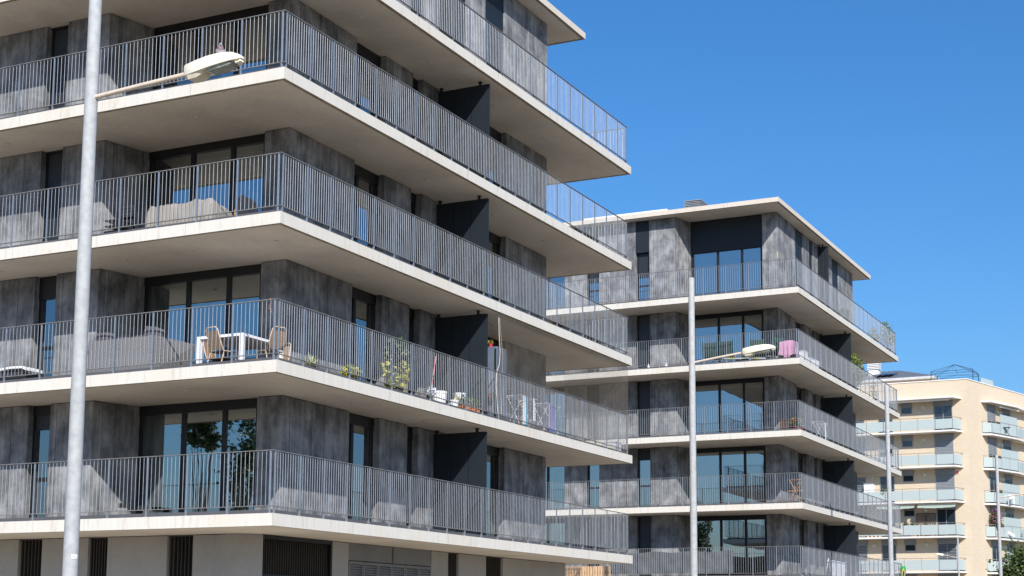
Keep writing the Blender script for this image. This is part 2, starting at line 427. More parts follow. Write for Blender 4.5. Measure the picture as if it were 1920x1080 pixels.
# ------------------------------------------------------------------ ground and street
def sheet(name, x0, x1, y0, y1, z, mat, th=.0):
    mb = MB()
    if th: mb.box(x0, x1, y0, y1, z - th, z)
    else: mb.add([(x0, y0, z), (x1, y0, z), (x1, y1, z), (x0, y1, z)], [(0, 1, 2, 3)])
    return tag(mb.build(name, mat), kind='structure')
sheet('ground', -900, 900, -900, 900, -.16, M['ground'])
sheet('road', 5.6, 15.6, -400, 400, -.156, M['asphalt'])
sheet('pavement', -60, 5.45, -30, 100, 0, M['paving'], .15)
sheet('pavement', 15.75, 40, -200, 400, 0, M['paving'], .15)
sheet('kerb', 5.45, 5.6, -30, 100, .005, M['kerb'], .16)
sheet('kerb', 15.6, 15.75, -200, 400, .005, M['kerb'], .16)
mb = MB()
for i in range(-20, 40): mb.box(10.53, 10.67, i * 6, i * 6 + 3, -.152, -.148)
tag(mb.build('road_marking', M['mark']), kind='structure')

# ------------------------------------------------------------------ the two terraced blocks
LX, LY = -24.0, 19.1435
FR_F = lambda u, w_, z: (u, 1.61 - w_, z)        # street corner front wall, faces -y
FR_G = lambda u, w_, z: (u, 2.88 - w_, z)        # loggia glazing
FR_P = lambda u, w_, z: (u, 2.69 - w_, z)        # corner pillar
FR_R = lambda u, w_, z: (-1.72 + w_, u, z)       # long side, faces +x
FR_E = lambda u, w_, z: (u, 16.45 + w_, z)       # rear wall, faces +y

_cache = {}
def shutter_mesh(key, fr, u0, u1, z0, z1, w0):
    mb = MB(fr); n = int((z1 - z0) / .05)
    for i in range(n):
        z = z0 + i * (z1 - z0) / n
        mb.box(u0, u1, w0 - .014 , w0 , z + .006, z + (z1 - z0) / n - .006)
    mb.box(u0, u1, w0 - .022, w0 - .012, z0, z1)
    return mb
def window(par, fr, u0, u1, z0, z1, w0, head=.1, mull=(), shut=None, trans=None, curtain=None, blank=None, jw=.07, glass='glass'):
    """frame mesh with panes (and shutter, blank panel) as its children. w0: outward offset of the glass plane"""
    mb = MB(fr); d0, d1 = w0 - .05, w0 + .035
    zh = z1 - head
    mb.box(u0, u1, d0 - .02, d1 + .02, zh, z1)
    mb.box(u0, u0 + jw, d0, d1, z0, zh); mb.box(u1 - jw, u1, d0, d1, z0, zh)
    mb.box(u0 + jw, u1 - jw, d0, d1, z0, z0 + .07)
    ed = [u0 + jw] + [x for m_ in mull for x in (m_ - .055, m_ + .055)] + [u1 - jw]
    for m_ in mull: mb.box(m_ - .055, m_ + .055, d0, d1, z0 + .07, zh)
    if trans:
        for a, b in zip(ed[::2], ed[1::2]): mb.box(a, b, d0, d1, trans - .04, trans + .04)
    f = mb.build('window', M['frame'], par)
    for a, b in zip(ed[::2], ed[1::2]):
        p = MB(fr); p.box(a, b, w0 - .012, w0 - .004, z0 + .07, zh); p.build('pane', M[glass], f)
    if shut:
        shutter_mesh('s', fr, u0 + jw + .005, u1 - jw - .005, shut, zh, w0 + .022).build('shutter', M['shutter'], f)
    if blank:
        p = MB(fr); p.box(u0 + .01, u1 - .01, blank[2], blank[2] + .03, blank[0], blank[1]); p.build('blank_panel', M['darkmetal'], f)
    return f

def slab(par, x0, x1, y0, y1, zt, th=TH, mats=('fascia', 'terrace', 'soffit'), name='terrace_slab'):
    mb = MB()
    def ring(a, b, z0, z1, mi, bot, top):      # a: outer inset, b: inner inset
        mb.box(x0 + a, x1 - a, y0 + a, y0 + b, z0, z1, mi, bot)
        mb.box(x0 + a, x1 - a, y1 - b, y1 - a, z0, z1, mi, bot)
        mb.box(x0 + a, x0 + b, y0 + b, y1 - b, z0, z1, mi, bot)
        mb.box(x1 - b, x1 - a, y0 + b, y1 - b, z0, z1, mi, bot)
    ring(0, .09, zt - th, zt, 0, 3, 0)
    mb.box(x0 + .09, x1 - .09, y0 + .09, y1 - .09, zt - th + .03, zt - .004, 1, 4)
    mb.box(x0 + .115, x1 - .115, y0 + .115, y1 - .115, zt - th + .004, zt - th + .031, 2, 2)
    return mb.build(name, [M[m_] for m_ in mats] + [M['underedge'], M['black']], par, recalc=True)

BARR = .0048
def bar_mesh(axis, step, n=9):
    mb = MB(); zb, ztp = .165, 1.272
    for i in range(1, n + 1):
        c = step * i
        p = (-c, 0) if axis == 'x' else (0, c)
        mb.tube([(*p, zb), (*p, ztp)], BARR, 6, 0, False)
    return mb.mesh('bars', M['galv'])
def post_mesh():
    mb = MB(); mb.box(-.017, .017, -.012, .012, 0, 1.272); mb.box(-.03, .03, -.035, .035, .0, .012); mb.box(-.012, .012, .012, .05, .01, .09)
    return mb.mesh('post', M['galvpost'])
def post_mesh_y():
    mb = MB(); mb.box(-.012, .012, -.017, .017, 0, 1.272); mb.box(-.035, .035, -.03, .03, .0, .012); mb.box(-.05, -.012, -.012, .012, .01, .09)
    return mb.mesh('post', M['galvpost'])
BX, BY = bar_mesh('x', .1046), bar_mesh('y', .0903)
PX, PY = post_mesh(), post_mesh_y()
_d = MB(); _d.lathe((0, 0, 0), [(.05, 0), (.055, .018)], 12); DISCM = _d.mesh('white_disc', M['white'])
def railing(par, z, LX=-24., side=False):
    mb = MB()
    for zz0, zz1, hw in ((1.274, 1.288, .021), (.148, .163, .019)):
        mb.box(LX + .2, -.1 + hw, .1 - hw, .1 + hw, z + zz0, z + zz1)
        mb.box(-.1 - hw, -.1 + hw, .1 + hw, LY - .1 - hw, z + zz0, z + zz1)
        mb.box(LX + .2, -.1 + hw, LY - .1 - hw, LY - .1 + hw, z + zz0, z + zz1)
        if side: mb.box(LX + .1 - hw, LX + .1 + hw, .1 + hw, LY - .1 - hw, z + zz0, z + zz1)
    r = mb.build('balustrade', M['galvflat'], par)
    fl_ = MB(); a_, b_ = .128, .140
    fl_.box(LX + .2, -b_, a_, b_, z + .002, z + .085); fl_.box(-b_, -a_, a_, LY - a_, z + .002, z + .085); fl_.box(LX + .2, -b_, LY - b_, LY - a_, z + .002, z + .085)
    fl_.build('edge_flashing', M['flash'], r)
    nb = int((-LX - .3) / 1.046) + 1
    for i in range(nb):
        x = -.15 - 1.046 * i
        for y in (.1, LY - .1):
            inst('post', PX, r, (x, y, z)); 
            if i < nb - 1: inst('bar_panel', BX, r, (x, y, z))
    for i in range(21):
        y = .19 + .903 * i
        inst('post', PY, r, (-.1, y, z))
        if i < 20: inst('bar_panel', BY, r, (-.1, y, z))
        if side:
            inst('post', PY, r, (LX + .1, y, z)); inst('bar_panel', BY, r, (LX + .1, y, z))
    inst('post', PY, r, (-.1, LY - .17, z))
    e = MB(); 
    for i in range(1, 8): e.tube([(-.1, .19 + 18.06 + .0903 * i, z + .165), (-.1, .19 + 18.06 + .0903 * i, z + 1.272)], BARR, 6, 0, False)
    e.build('bar_panel', M['galv'], r)
    return r

def wall(par, fr, u0, u1, z0, z1, th=.35, mat='wall', name='wall_panel'):
    mb = MB(fr); mb.box(u0, u1, -th, 0, z0, z1 - .012)
    mb.box(u0 + .01, u1 - .01, -th + .01, -.02, z1 - .012, z1 + .004, 1)
    return mb.build(name, [M[mat], M['black']], par)

def block(name, label, loc, levels, roofz, cfg, LX):
    short = LX > -14; XW = -10.28 if short else -22.3
    B = thing(name, label, 'apartment building', loc, group=None)
    L = [z + Z0 for z in levels]; RZ = roofz + Z0
    for z in L: slab(B, LX, 0, 0, LY, z)
    rt_ = slab(B, LX + 1.13, -1.13, 1.05, LY - 1.05, RZ + .205, .205, ('roofslab', 'roofslab', 'soffit'), 'roof_slab')
    for k, z0 in enumerate(L):
        top = k == 4
        z1 = (RZ if top else L[k + 1] - TH)
        c = cfg[k]; hz = z0 + 2.64
        # front wall
        wall(B, FR_F, -7.48, -6.2, z0, z1); wall(B, FR_F, XW if short else -10.0, -8.15, z0, z1)
        if not short: wall(B, FR_F, -11.77, -10.65, z0, z1); wall(B, FR_F, -22.3, -13.6, z0, z1)
        wall(B, FR_P, -2.40, -1.72, z0, z1, .97)
        # slanted loggia cheek
        mb = MB(); mb.prism([(-6.2, 1.612), (-5.87, 2.90), (-5.87, 3.1), (-6.5, 3.1), (-6.5, 1.962), (-6.2, 1.962)], z0, z1 - .012, 0)
        mb.build('wall_panel', M['wall'], B)
        # loggia glazing
        bl = (z0 + 2.67, z1 - .01, .06) if top else None
        window(B, FR_G, -5.87, -2.41, z0 + .02, z1 if not top else z0 + 2.75, 0, (z1 - hz) if not top else .1, (-4.58, -3.42), blank=bl, jw=.13)
        for (a, b), kd in list(zip(((-8.15, -7.48), (-10.65, -10.0)), c['n']))[:1 if short else 2]:
            zt = z1 if not top else z0 + 2.75
            window(B, FR_F, a + .006, b - .006, z0 + .02, zt, -.2, (zt - (z0 + (2.64 if kd[0] != 'g' else 2.3)) if kd[0] != 's' else .06),
                   shut={'s': z0 + .1, 'b': z0 + 2.28, 'h': z0 + 1.5, 'g': None}[kd[0]], trans=z0 + 1.12 if kd[0] in 'gbh' else None,
                   blank=(z0 + 2.67, z1 - .01, -.03) if top else None)
        if not short: window(B, FR_F, -13.594, -11.776, z0 + .02, z1 if not top else z0 + 2.75, -.2, z1 - hz if not top else .1, (-12.7,), blank=(z0 + 2.67, z1 - .01, -.03) if top else None)
        # side wall
        if top: sol = [(2.692, 5.66), (6.87, 8.04), (8.6, 10.54), (11.1, 12.27), (13.48, 16.45)]
        else: sol = [(2.692, 5.46), (6.85, 8.2), (8.75, 10.39), (10.94, 12.29), (13.68, 16.45)]
        for i, (a, b) in enumerate(sol):
            if i == 0:
                mb = MB(FR_R); mb.box(3.66, b, -.35, 0, z0, z1 - .012); mb.box(2.694, 3.66, -.05, .003, z0, z1 - .012)
                mb.build('wall_panel', M['wall'], B)
            else: wall(B, FR_R, a, b, z0, z1)
        for i in range(4):
            a, b = sol[i][1] + .004, sol[i + 1][0] - .004
            wide = i in (0, 3)
            if top:
                window(B, FR_R, a, b, z0 + .02, z0 + 2.75, -.2, .1, ((a + b) / 2,) if wide else (), blank=(z0 + .9 if not wide else z0 + .02, z1 - .01, -.06))
            else:
                window(B, FR_R, a, b, z0 + .02, z1, -.22, .26, ((a + b) / 2 - .25,) if wide else ())
        # rear wall
        if not short: wall(B, FR_E, -22.3, -14, z0, z1)
        wall(B, FR_E, max(XW, -10.5), -6.2, z0, z1); wall(B, FR_E, -3.2, -2.07, z0, z1)
        window(B, FR_E, -6.19, -3.21, z0 + .02, z1, -.2, .3 if not top else 1.3, (-4.7,))
        if not short: window(B, FR_E, -13.99, -10.51, z0 + .02, z1, -.2, .3 if not top else 1.3, (-12.9, -11.7))
        mb = MB(); mb.box(XW, XW + .35, 1.97, 16.09, z0, z1); mb.build('wall_panel', M['wall'], B)
        # room partitions
        mb = MB(); mb.box(XW + .4, -2.1, 7.0, 7.15, z0, z1); mb.box(-6.52, -6.4, 3.1, 7.0, z0, z1); mb.box(-4.6, -4.45, 7.15, 16.0, z0, z1)
        mb.box(-9.2, -9.1, 2.0, 7.0, z0, z1); mb.box(-2.1 + -2.35, -2.1, 5.2, 5.3, z0, z1) if c.get('p') else None
        mb.build('partition_wall', M['inner'], B)
        # privacy screen between the two flats
        yo = -1.18 if top else -.16
        mb = MB(); zt = z1 - .10
        xw = (-1.70 - yo) / 3
        for xx in (yo + xw * -.28 if False else yo - .28, -1.62): mb.box(xx - .03, xx + .03, 9.545, 9.595, zt, z1 - .003); mb.box(xx - .05, xx + .05, 9.52, 9.62, z1 - .012, z1 - .003)
        mb.box(-1.70, yo, 9.56, 9.58, z0 + .04, zt - .005)
        sc = mb.build('privacy_screen', M['darkmetal'], B)
        for i in range(3):
            a = -1.70 + i * (yo + 1.70) / 3; b = -1.70 + (i + 1) * (yo + 1.70) / 3
            mb = MB(); mb.box(a + .006, b - .006, 9.535, 9.605, z0 + .03, zt); mb.build('screen_panel', M['darkmetal'], sc)
        railing(B, z0, LX, short)
        # small plain white discs set under the soffit
        if not top:
            for xx, yy in [(-.95, q) for q in (1.2, 4.4, 7.7, 11.4, 14.6)] + [(-3.2, 1.2), (-5.1, 1.2), (-8.5, .85)]:
                inst('soffit_disc', DISCM, B, (xx, yy, z1 - .024))
    # ground floor
    z1 = L[0] - TH
    g = 'render'
    mb = MB()
    FG = lambda u, w_, z: (u, 1.95 - w_, z); RG = lambda u, w_, z: (-1.90 + w_, u, z)
    mb.prism([(-2.30, 1.95), (-1.90, 2.36), (-2.25, 2.36), (-2.45, 2.15), (-2.6, 2.15), (-2.6, 1.95)], 0, z1 - .004); mb.build('ground_wall', M[g], B)
    sl = ([] if short else [(-11.2, -10.5)]) + [(-8.59, -7.86), (-6.47, -5.90), (-4.20, -3.48)]
    xs = [XW] + [x for s_ in sl for x in s_] + [-2.6]
    for a, b in zip(xs[::2], xs[1::2]): wall(B, FG, a, b, 0, z1, .3, g, 'ground_wall')
    def vslats(fr, a, b, z0_, n, w_=-.06):
        mb = MB(fr); mb.box(a, b, -.3, -.26, z0_, z1)
        o = mb.build('slatted_opening', M['black'], B)
        s2 = MB(fr)
        for i in range(n):
            u = a + (i + .5) * (b - a) / n; s2.box(u - .010, u + .010, w_ - .06, w_, z0_, z1 - .03)
        s2.box(a, b, w_ - .07, w_ + .005, z1 - .03, z1)
        s2.build('slats', M['slat'], o); return o
    for a, b in sl: vslats(FG, a, b, .1, 7)
    for a, b in ((5.10, 5.83), (9.85, 10.75), (11.35, 12.95), (14.0, 18.3)): wall(B, RG, a, b, 0, z1, .3, g, 'ground_wall')
    vslats(RG, 10.75, 11.35, .1, 7); vslats(RG, 12.95, 14.0, .1, 9)
    o = vslats(RG, 2.36, 5.10, z1 - .86, 30)
    mb = MB(RG); mb.box(2.36, 5.1, -3.0, -2.9, 0, z1); mb.box(2.2, 2.36, -3, -.3, 0, z1); mb.build('garage_recess', M['black'], B)
    mb = MB(RG); mb.box(5.03, 5.10, -.05, .02, 0, z1); mb.box(2.36, 5.03, -.05, .02, z1 - .09, z1); mb.box(2.36, 5.03, -.08, -.02, z1 - .90, z1 - .86); mb.build('garage_frame', M['frame'], B)
    mb = MB(RG); mb.box(5.84, 7.9, -.30, -.015, 3.20, z1 - .004); mb.box(7.92, 9.84, -.30, -.015, 3.20, z1 - .004); mb.build('metal_panel', M['greypanel'], B)
    mb = MB(RG); mb.box(7.875, 7.935, -.03, -.008, 3.22, z1 - .01); mb.build('rust_streak', M['brown'], B)
    n = 6; wd = 4.0 / n
    for i in range(n):
        a = 5.84 + i * wd; mb = MB(RG)
        for q in ((a + .01, a + .06), (a + wd - .06, a + wd - .01)): mb.box(q[0], q[1], -.06, .01, .15, 3.18)
        mb.box(a + .06, a + wd - .06, -.06, .01, 3.11, 3.18); mb.box(a + .06, a + wd - .06, -.06, .01, .15, .25); mb.box(a + .06, a + wd - .06, -.06, -.05, .25, 3.11)
        d = mb.build('cabinet_door', M['greypanel'], B)
        mb = MB(RG)
        for j in range(48): mb.box(a + .06, a + wd - .06, -.045, -.005, .26 + j * .0595, .26 + j * .0595 + .028)
        mb.build('louvres', M['greypanel'], d)
    mb = MB(); mb.box(XW, -2.2, 18.0, 18.3, 0, z1); mb.box(XW, XW + .3, 2.26, 18.0, 0, z1); mb.build('ground_wall', M[g], B)
    return B

CA = {0: dict(n='bs'), 1: dict(n='gs'), 2: dict(n='ss'), 3: dict(n='ss'), 4: dict(n='hh')}
CB = {0: dict(n='ss'), 1: dict(n='gg'), 2: dict(n='ss'), 3: dict(n='ss'), 4: dict(n='hh')}
LA = [0, 3.1146, 6.2121, 9.3, 12.426]
LB = [-.0131 + 3.1 * i for i in range(5)]
A = block('apartment_building', 'nearest dark concrete apartment block with wide pale terrace slabs filling the left of the view', (0, 0, 0), LA, 16.509, CA, -12.)
OB = Vector((-.027, 38.271, 0))
B = block('apartment_building', 'second dark concrete terraced block behind the pole, its whole flat roof visible', tuple(OB), LB, 16.567, CB, -24.)
# roof plant on the far block
mb = MB(); mb.box(-12.6, -8.15, 5.73, 10.0, 16.567 + Z0 + .2, 18.22 + Z0); 
mb.build('roof_parapet', M['white'], B)
cx0, cx1, cy0, cy1, rz = -6.88, -6.07, 4.73, 6.75, 16.567 + Z0 + .2
mb = MB(); mb.box(cx0 + .06, cx1 - .06, cy0 + .06, cy1 - .06, rz, rz + 1.36); v = mb.build('roof_louvre_box', M['greypanel'], B)
mb = MB()
for i in range(17):
    z = rz + .08 + i * .078
    mb.box(cx0, cx1, cy0, cy1, z, z + .03)
mb.box(cx0 - .02, cx1 + .02, cy0 - .02, cy1 + .02, rz + 1.40, rz + 1.43); mb.build('louvre_blades', M['galv'], v)
mb = MB(FR_R); mb.box(2.72, 2.80, .004, .012, 14.40 + Z0, 14.84 + Z0); pl = mb.build('wall_plate', M['yellow'], B)
mb = MB(FR_R); mb.box(2.718, 2.802, .013, .017, 14.72 + Z0, 14.86 + Z0); mb.box(2.718, 2.802, .013, .017, 14.38 + Z0, 14.44 + Z0); mb.build('plate_mark', M['blue'], pl)

# ------------------------------------------------------------------ the beige brick building beyond
CX, CY = -5.07, 106.2
C = thing('brick_building', 'distant beige brick block with glass balconies and a dark hipped roof behind its parapet', 'apartment building', (CX, CY, 0))
V = Vector((.2605, .9655)); NV = Vector((V.y, -V.x))
CF = lambda u, w_, z: (u, -w_, z)                      # front wall, u = x - CX (negative to the left)
CS = lambda u, w_, z: (V.x * u + NV.x * w_, V.y * u + NV.y * w_, z)
PZ = 18.71 + Z0
rec_lev = [z + Z0 for z in (-3.14, -.24, 2.66, 5.56, 8.46, 11.41, 14.37)]
mb = MB()
mb.prism([(0, 0), (V.x * 30, V.y * 30), (V.x * 30 - 30, V.y * 30), (-30, 30), (-30, 0)], -.1, PZ)
mb.build('brick_wall', M['brick'], C)
mb = MB(CF); mb.box(-30, .03, -.35, .05, PZ, PZ + .07); mb.build('parapet_coping', M['white'], C)
mb = MB(CS); mb.box(.06, 30, -.35, .05, PZ, PZ + .065); mb.build('parapet_coping', M['white'], C)
def cwin(fr, u0, u1, z0, z1, ztop, style='glass', closed=0.):
    """roller box from z1 up to ztop; window below"""
    mb = MB(fr); t = .05
    for a, b, c, d in ((u0, u0 + t, z0, z1), (u1 - t, u1, z0, z1), (u0 + t, u1 - t, z0, z0 + t), (u0 + t, u1 - t, z1 - t, z1)): mb.box(a, b, .0, .05, c, d)
    if u1 - u0 > 1.1: mb.box((u0 + u1) / 2 - .03, (u0 + u1) / 2 + .03, .0, .05, z0 + t, z1 - t)
    f = mb.build('window', M['cgrey'], C)
    mb = MB(fr); mb.box(u0 + t, u1 - t, .012, .02, z0 + t, z1 - t); mb.build('pane', M['glassb'], f)
    mb = MB(fr); mb.box(u0 - .04, u1 + .04, .0, .07, z1 + .003, ztop); mb.build('shutter_box', M['cgrey'], f)
    if closed:
        zc = z1 - t - closed * (z1 - z0 - 2 * t)
        mb = MB(fr); n = max(3, int((z1 - t - zc) / .12))
        for i in range(n):
            a = zc + i * (z1 - t - zc) / n; mb.box(u0 + t, u1 - t, .02, .045 if style != 'open' else .042, a + .01, a + (z1 - t - zc) / n - (.01 if style != 'open' else .06))
        mb.build('shutter', M['cgrey'], f)
    return f
m_, nt_, b_ = new_mat('dark_window'); b_.inputs['Base Color'].default_value = (.02, .028, .036, 1); b_.inputs['Roughness'].default_value = .04; b_.inputs['Specular IOR Level'].default_value = .9
M['glassb'] = m_
_gl = MB(); _gl.lathe((0, 0, 0), [(.20, 0), (.205, .04), (.19, .07), (.14, .13), (.05, .16)], 18); 
def clamp_mesh():
    me = _gl.mesh('globe', M['lampglass'], True); return me
GL = clamp_mesh()
def wlamp(fr, u, z, ang):
    o = inst('wall_lamp', GL, C, fr(u, .0, z)); o.rotation_euler = (math.pi / 2, 0, ang)
_p = MB(); _p.box(-.015, .015, -.015, .015, 0, 1.06); GPM = _p.mesh('guard_post', M['galvflat'])
def balcony(fr, poly, z, div=None):
    """poly: outline in (u,w) from wall to wall"""
    mb = MB(lambda u, w_, zz: fr(u, w_, zz)); mb.prism(poly, z - .14, z, 0, 1); 
    s = mb.build('balcony_slab', [M['whiteslab'], M['soffit']], C)
    g = MB(); rl = MB(); ps = MB()
    pts = [Vector(fr(u, w_, 0)) for u, w_ in poly]
    cen = sum(pts, Vector()) / len(pts); pin = [p + (cen - p).normalized() * .08 for p in pts]
    rail = [Vector((p.x, p.y, z + 1.07)) for p in pin]
    rl.tube(rail, .022, 6)
    for i in range(len(pin) - 1):
        a, b = pin[i], pin[i + 1]; L = (b - a).length; n = max(1, round(L / 1.45)); d = (b - a) / L
        nn = Vector((d.y, -d.x, 0)) * .006
        for k in range(n):
            p = a + d * (L * k / n + .03); q = a + d * (L * (k + 1) / n - .03)
            vs = [(p - nn), (q - nn), (q + nn), (p + nn)]
            g.add([(v.x, v.y, z + .10) for v in vs] + [(v.x, v.y, z + .92) for v in vs], [(0, 1, 2, 3), (4, 5, 6, 7), (0, 1, 5, 4), (1, 2, 6, 5), (2, 3, 7, 6), (3, 0, 4, 7)])
            if k or i: 
                p = a + d * L * k / n; inst('guard_post', GPM, s, (p.x, p.y, z))
    g.build('glass_guard', M['frost'], s); rl.build('handrail', M['galvflat'], s)
    return s
def canopy(fr, poly, z, th=.16):
    mb = MB(fr); mb.prism(poly, z - th, z, 0, 1); return mb.build('canopy', [M['whiteslab'], M['soffit']], C)
PF = [(-14.0, 0), (-14.0, 1.3), (-.92, 1.3), (-.42, 0)]
PS = [(2.62, 0), (3.0, .72), (7.35, 1.05), (9.8, .75), (12.5, .75), (12.8, 0)]
for k, z in enumerate(rec_lev):
    ztop = (rec_lev[k + 1] - .14) if k < 6 else 17.05 + Z0
    balcony(CF, PF, z); balcony(CS, PS, z)
    zb = ztop - .46
    sty = {3: .0, 4: .98, 5: .98, 6: 0}.get(k, 0)
    cwin(CF, -5.48, -4.6, zb - .55, zb, ztop - .003)                                  # small window
    cwin(CF, -2.75, -1.23, z + .03, zb, ztop - .003, 'open' if k == 2 else 'shut', {4: .985, 5: .985, 2: .99}.get(k, 0))      # terrace door
    cwin(CF, -7.43, -6.22, z + .03, zb, ztop - .003, closed=.0 if k != 5 else .4)
    cwin(CF, -9.6, -8.66, z + .03, zb, ztop - .003, 'open', .99)
    wlamp(CF, -3.69, zb - .02, 0); wlamp(CF, -8.1, zb - .02, 0)
    a_ = math.atan2(V.y, V.x) 
    cwin(CS, 3.80, 5.35, z + .03, zb, ztop - .003, closed=.45 if k in (5, 6) else 0)
    cwin(CS, 6.8, 8.3, z + .9, zb, ztop - .003)
    for u in (5.88, 6.45): wlamp(CS, u, zb - .05, a_)
    mb = MB(CS); mb.prism([(5.1, .55), (8.4, .62), (8.4, .64), (5.1, .57)], z + .05, z + 1.86); mb.build('divider_glass', M['frost'], C)
canopy(CF, PF, 17.21 + Z0); canopy(CS, PS, 17.21 + Z0)
for a, b in ((-6.2, -1.3), (-11.5, -6.3)):
    mb = MB(CF); mb.tube([(a, 1.0, 16.93 + Z0), (b, 1.0, 16.93 + Z0)], .07, 8); mb.build('rolled_awning', M['white'], C)
mb = MB(CS); mb.tube([(5.0, .6, 16.88 + Z0), (8.6, .72, 16.88 + Z0)], .07, 8); mb.build('rolled_awning', M['white'], C)
# roof house
H = thing('roof_house', 'dark grey hipped metal roof with pale eaves rising behind the brick parapet', 'rooftop house', (0, 111, PZ))
PZe = 19.98 + Z0 - PZ
mb = MB(); mb.box(-23.5, -9.3, .7, 14, -.1, PZe - .22); mb.build('house_wall', M['brick'], H)
mb = MB(); mb.box(-24, -8.6, 0, 15, PZe - .22, PZe); mb.build('eaves', M['eaves'], H)
mb = MB(); ap = [(-13.2, 7, 21.8 + Z0 - PZ), (-19, 7, 21.8 + Z0 - PZ)]
bs = [(-24, 0, PZe + .003), (-8.6, 0, PZe + .003), (-8.6, 15, PZe + .003), (-24, 15, PZe + .003)]
mb.add(bs + ap, [(0, 1, 2, 3), (0, 1, 4, 5), (1, 2, 4), (2, 3, 5, 4), (3, 0, 5)]); rf = mb.build('roof', M['tiles'], H)
mb = MB(); sl_ = (21.8 - 19.98) / 7
for i in range(30):
    x = -9.1 - i * .5
    t = min(1, (-8.6 - x) / 4.6) if x > -13.2 else (1 if x > -19 else max(0, (x + 24) / 5))
    if t > .05: mb.tube([(x, .02, PZe + .02), (x, 7 * t, PZe + .02 + 7 * t * sl_)], .035, 4)
mb.build('roof_seams', M['tiles'], rf)
mb = MB(); mb.prism([(-14.4, 1.2), (-12.5, 1.2), (-12.5, 3.4), (-14.4, 3.4)], 0, .06)
sp = mb.build('solar_panel', M['solar'], H); sp.location = (0, 0, PZe + .30); sp.rotation_euler = (.2, 0, 0)
mb = MB(); mb.box(-15.28, -14.38, 3.6, 4.5, PZe, 21.45 + Z0 - PZ); ch = mb.build('chimney', M['white'], H)
mb = MB()
for i in range(5): mb.box(-15.36 + (.05 if i == 4 else 0), -14.30, 3.52, 4.58, 21.5 + Z0 - PZ + i * .15, 21.5 + Z0 - PZ + i * .15 + .08)
mb.box(-15.1, -14.5, 3.8, 4.3, 21.4 + Z0 - PZ, 22.2 + Z0 - PZ); mb.build('chimney_cowl', M['white'], ch)
# terrace gazebo frame
G = thing('gazebo_frame', 'bare dark metal gazebo frame with a peaked top on the brick block roof', 'gazebo', (-6.6, 109.5, 18.6 + Z0))
e = 19.85 + Z0 - 18.6 - Z0; hw, hd = 1.75, 1.35
for sx, sy in ((-1, -1), (1, -1), (1, 1), (-1, 1)):
    mb = MB(); mb.box(sx * hw - .025, sx * hw + .025, sy * hd - .025, sy * hd + .025, -.9, e); mb.build('leg', M['frame'], G)
mb = MB()
cr = [(-hw, -hd), (hw, -hd), (hw, hd), (-hw, hd)]
for i in range(4):
    a, b = cr[i], cr[(i + 1) % 4]
    for dz in (0, -.22): mb.tube([(*a, e + dz), (*b, e + dz)], .013, 5)
    mb.tube([(*a, e - .22), ((a[0] + b[0]) / 2, (a[1] + b[1]) / 2, e)], .010, 5); mb.tube([(*b, e - .22), ((a[0] + b[0]) / 2, (a[1] + b[1]) / 2, e)], .010, 5)
mb.build('eave_trusses', M['frame'], G)
mb = MB()
for a in cr: mb.tube([(*a, e), (0, 0, e + .72)], .016, 5)
for i in range(4):
    a, b = cr[i], cr[(i + 1) % 4]; mb.tube([((a[0] + b[0]) / 2, (a[1] + b[1]) / 2, e), (0, 0, e + .72)], .011, 5)
mb.build('roof_ribs', M['frame'], G)
P = thing('terrace_screen', 'pale frosted glass screen standing up behind the right parapet of the brick block', 'glass screen', (-4.4, 109.4, 18.6 + Z0), math.atan2(V.y, V.x) )
mb = MB(); mb.box(0, 2.4, -.015, .015, .1, .68); mb.build('glass_sheet', M['frost'], P)
mb = MB(); mb.box(2.41, 2.47, -.03, .03, 0, .68); mb.build('post', M['galvflat'], P)

def cfp(x, w_, z): return (x, CY - w_, z + Z0)
# awnings under the second visible balcony
def awning(label, x0, x1):
    a = thing('awning', label, 'awning', cfp((x0 + x1) / 2, 0, 8.3)); hwid = (x1 - x0) / 2
    mb = MB(); mb.tube([(-hwid, -.95, -.12), (hwid, -.95, -.12)], .06, 8); mb.build('roller', M['white'], a)
    mb = MB(); n = 14; ring = []
    for i in range(n + 1):
        x = -hwid + 2 * hwid * i / n; s_ = .10 * math.sin(i / n * math.pi) + .015 * math.sin(i * 2.2)
        ring.append((x, s_))
    vs = [(x, -1.0, -.15) for x, s_ in ring] + [(x, -1.18, -.36 - s_ * .7) for x, s_ in ring] + [(x, -1.20, -.36 - s_ * .7) for x, s_ in ring] + [(x, -1.03, -.14) for x, s_ in ring]
    N_ = n + 1; fs = []
    for r_ in range(3):
        for i in range(n): fs.append((r_ * N_ + i, r_ * N_ + i + 1, (r_ + 1) * N_ + i + 1, (r_ + 1) * N_ + i))
    for i in range(n): fs.append((3 * N_ + i, 3 * N_ + i + 1, i + 1, i))
    mb.add(vs, fs); mb.build('canvas', M['awngreen'], a); return a
awning('rolled grey-green awning above the dark lattice screens', -9.2, -6.1)
awning('rolled grey-green awning above the small window with hanging plants', -12.6, -9.45)
